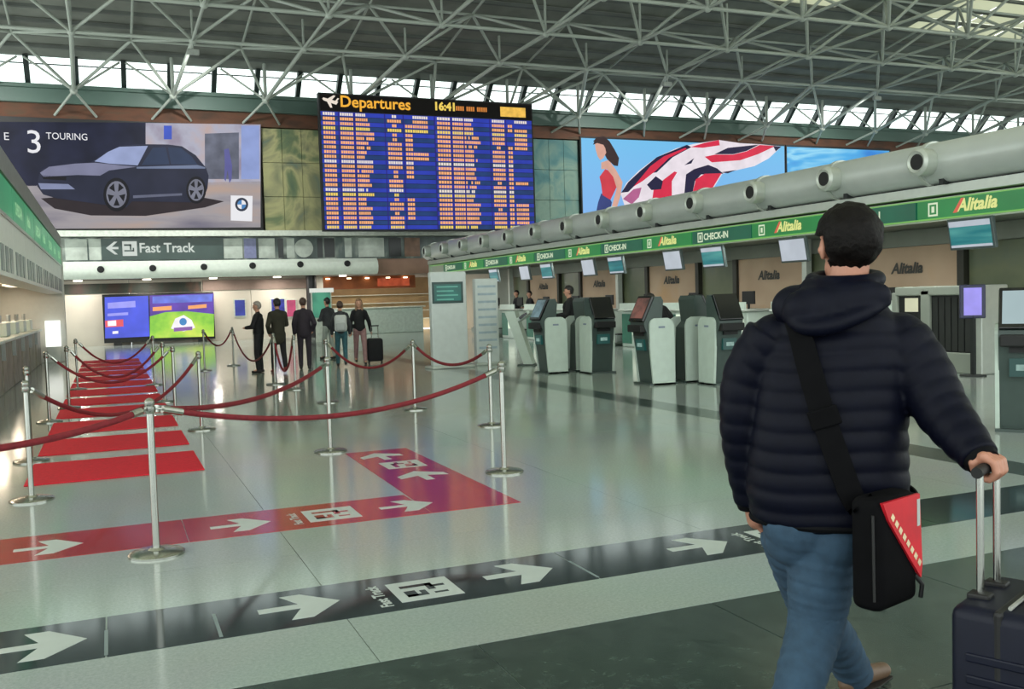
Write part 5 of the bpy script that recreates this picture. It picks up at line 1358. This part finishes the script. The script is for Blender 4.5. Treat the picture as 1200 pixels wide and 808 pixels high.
# ---------------------------------------------------------------- shoulder bag
m_bag = mat('black_bag_nylon', (8, 8, 10), .8, vary=.2, scale=20, bump=.1, spec=.08); m_bred = mat('red_bag_flap', (196, 26, 40), .45, vary=.12, scale=14); m_bwh = mat('cream_print', (214, 196, 160), .5)
def surf(x_, y_):
    for i in range(len(TORSO)-1):
        a, b_ = TORSO[i], TORSO[i+1]
        if a[0] >= y_ >= b_[0]:
            f = (a[0]-y_)/(a[0]-b_[0]); xl, xr, hd_ = [a[k]+(b_[k]-a[k])*f for k in (1, 2, 3)]
            u = abs((x_-(xl+xr)/2)/((xr-xl)/2)); return -hd_*max(0, 1-u**2.35)**(1/2.35)-.016
    return -.15
bag = thing('shoulder_bag', 'black shoulder bag with a red flap worn on the walking man\'s hip', 'bag', (mp(1037, 645).x, mp(1037, 645).y, mp(1037, 705).z))
PS_ = R(34)
OV = RV*math.cos(PS_)-DV*math.sin(PS_); AV = RV*math.sin(PS_)+DV*math.cos(PS_)
BC = mp(1036, 642, -.205)
fr = Matrix(((OV.x, AV.x, 0, BC.x), (OV.y, AV.y, 0, BC.y), (OV.z, AV.z, 1, BC.z), (0, 0, 0, 1)))
put('bag_body', MB().rbox(-.05, .05, -.108, .108, -.17, .165, .03, 4, fr), m_bag, bag, smooth=True)
# flap outline in the bag's own frame: along, height
flap = [(-.10, .155), (.10, .155), (.112, -.06), (.105, -.10), (.055, -.045), (-.01, .03), (-.07, .10)]
put('red_flap', MB().prism([fr @ Vector((.048, a, b_)) for a, b_ in flap], OV*.010), m_bred, bag)
dash = MB()
for q in range(8):
    f = q/8; a0, b0 = -.062+.165*f, .108-.18*f; a1, b1 = a0+.012, b0-.014
    dash.prism([fr @ Vector((.0585, a0, b0)), fr @ Vector((.0585, a1, b1)), fr @ Vector((.0585, a1+.010, b1+.012)), fr @ Vector((.0585, a0+.010, b0+.012))], OV*.001)
put('cream_print', dash, m_bwh, bag)
put('white_tab', MB().prism([fr @ Vector((.0585, a, b_)) for a, b_ in ((.082, .14), (.098, .14), (.098, .06), (.082, .06))], OV*.001), m_vw, bag)
put('zip_pull', MB().tube([fr @ Vector((.045, .09, -.09)), fr @ Vector((.06, .105, -.12)), fr @ Vector((.055, .105, -.16))], .007, 8), m_black, bag)
put('gusset_seam', MB().tube([fr @ Vector((.035, -.116, .12)), fr @ Vector((.037, -.116, -.13))], .004, 6), m_black, bag)
strap_px = [(930, 372), (938, 392), (948, 430), (958, 465), (970, 505), (984, 545), (996, 578), (1004, 592)]
sv = []; sf = []
cs = cr([mp(x_, y_, surf(x_, y_)-.006) for x_, y_ in strap_px], 40)
top_over = cr([mp(930, 372, surf(930, 372)-.006), mp(938, 374, -.05), mp(942, 368, .02), mp(940, 385, .12), mp(960, 460, .19), mp(1000, 555, .19), mp(1058, 578, .11), mp(1073, 592, -.03), BC+AV*.075+ZV*.13], 50)
for pts in (cs+[fr @ Vector((-.01, -.10, .15))], top_over):
    s_ = MB(); vs = []; fs = []
    for i, p in enumerate(pts):
        tn = (pts[min(i+1, len(pts)-1)]-pts[max(i-1, 0)]).normalized()
        nrm = (p-(CM+ZV*p.z)); nrm.z = 0; nrm.normalize(); sd = tn.cross(nrm).normalized(); w_ = .036
        nrm = sd.cross(tn).normalized()
        if nrm.dot(p-(CM+ZV*p.z)) < 0: nrm = -nrm
        for a, b_ in ((-w_, 0), (w_, 0), (w_, .007), (-w_, .007)): vs.append(p+sd*a+nrm*b_)
    for i in range(len(pts)-1):
        for k in range(4): fs.append((i*4+k, i*4+(k+1) % 4, (i+1)*4+(k+1) % 4, (i+1)*4+k))
    s_.add(vs, fs); put('strap', s_, m_bag, bag, smooth=True)
put('strap_buckle', MB().rbox(-.045, .045, -.006, .006, -.03, .03, .005, 2, Matrix.Translation(mp(966, 490, surf(966, 490)-.018)) @ Matrix((RV, DV, ZV)).transposed().to_4x4() @ Matrix.Rotation(R(-18), 4, 'Y')), m_bag, bag)

# ---------------------------------------------------------------- trolley suitcase
gx = GRIP.copy()
trol = thing('suitcase', 'navy trolley suitcase with extended chrome handle held by the walking man', 'suitcase', (gx.x, gx.y, 0))
ctop = mp(1153, 692, -.25).z
cb = Matrix(((WV.x, TV.x, 0, gx.x), (WV.y, TV.y, 0, gx.y), (WV.z, TV.z, 1, 0), (0, 0, 0, 1)))       # local: w, t, z
m_case = mat('navy_case', (12, 16, 32), .5, vary=.1, scale=14, spec=.25); m_casel = mat('case_piping', (150, 152, 146), .45)
sh_ = put('shell', MB().rbox(-.19, .19, -.045, .205, .06, ctop, .035, 4, cb), m_case, trol, smooth=True)
for q in range(7): put('shell_rib', MB().rbox(-.165, .165, .2, .212, .12+.06*q, .145+.06*q, .005, 2, cb), m_case, sh_)
for q in range(7): put('shell_rib', MB().rbox(-.197, -.185, .0, .17, .12+.06*q, .145+.06*q, .005, 2, cb), m_case, sh_)
put('zip_band', MB().rbox(-.193, .193, .068, .092, .055, ctop+.004, .012, 2, cb), m_black, trol)
for sd in (-1, 1):
    put('pole', MB().tube([cb @ Vector((sd*.07, .0, ctop-.02)), cb @ Vector((sd*.07, .0, gx.z))], .0105, 12), m_chrome, trol, smooth=True)
    put('pole_socket', MB().rbox(sd*.07-.025, sd*.07+.025, -.03, .03, ctop-.01, ctop+.012, .006, 2, cb), m_black, trol)
    for q in (-.01, .165):
        put('wheel', MB().tube([cb @ Vector((sd*.15-.012, q, .03)), cb @ Vector((sd*.15+.012, q, .03))], .03, 16), m_black, trol, smooth=True); put('wheel_fork', MB().box(sd*.15-.02, sd*.15+.02, q-.015, q+.015, .03, .075, cb), m_black, trol)
put('grip', MB().tube([cb @ Vector((-.095, 0, gx.z)), cb @ Vector((-.05, 0, gx.z+.004)), cb @ Vector((.05, 0, gx.z+.004)), cb @ Vector((.095, 0, gx.z))], .016, 12), m_black, trol, smooth=True)
ch = cr([cb @ Vector((-.09, .13, ctop)), cb @ Vector((-.07, .13, ctop+.03)), cb @ Vector((.07, .13, ctop+.03)), cb @ Vector((.09, .13, ctop))], 16)
put('carry_handle', MB().tube(ch, .011, 8), m_black, trol, smooth=True)
for q in (.10, .155): put('piping', MB().tube([cb @ Vector((-.15, q, ctop+.006)), cb @ Vector((.15, q, ctop+.006))], .006, 6), m_casel, trol)
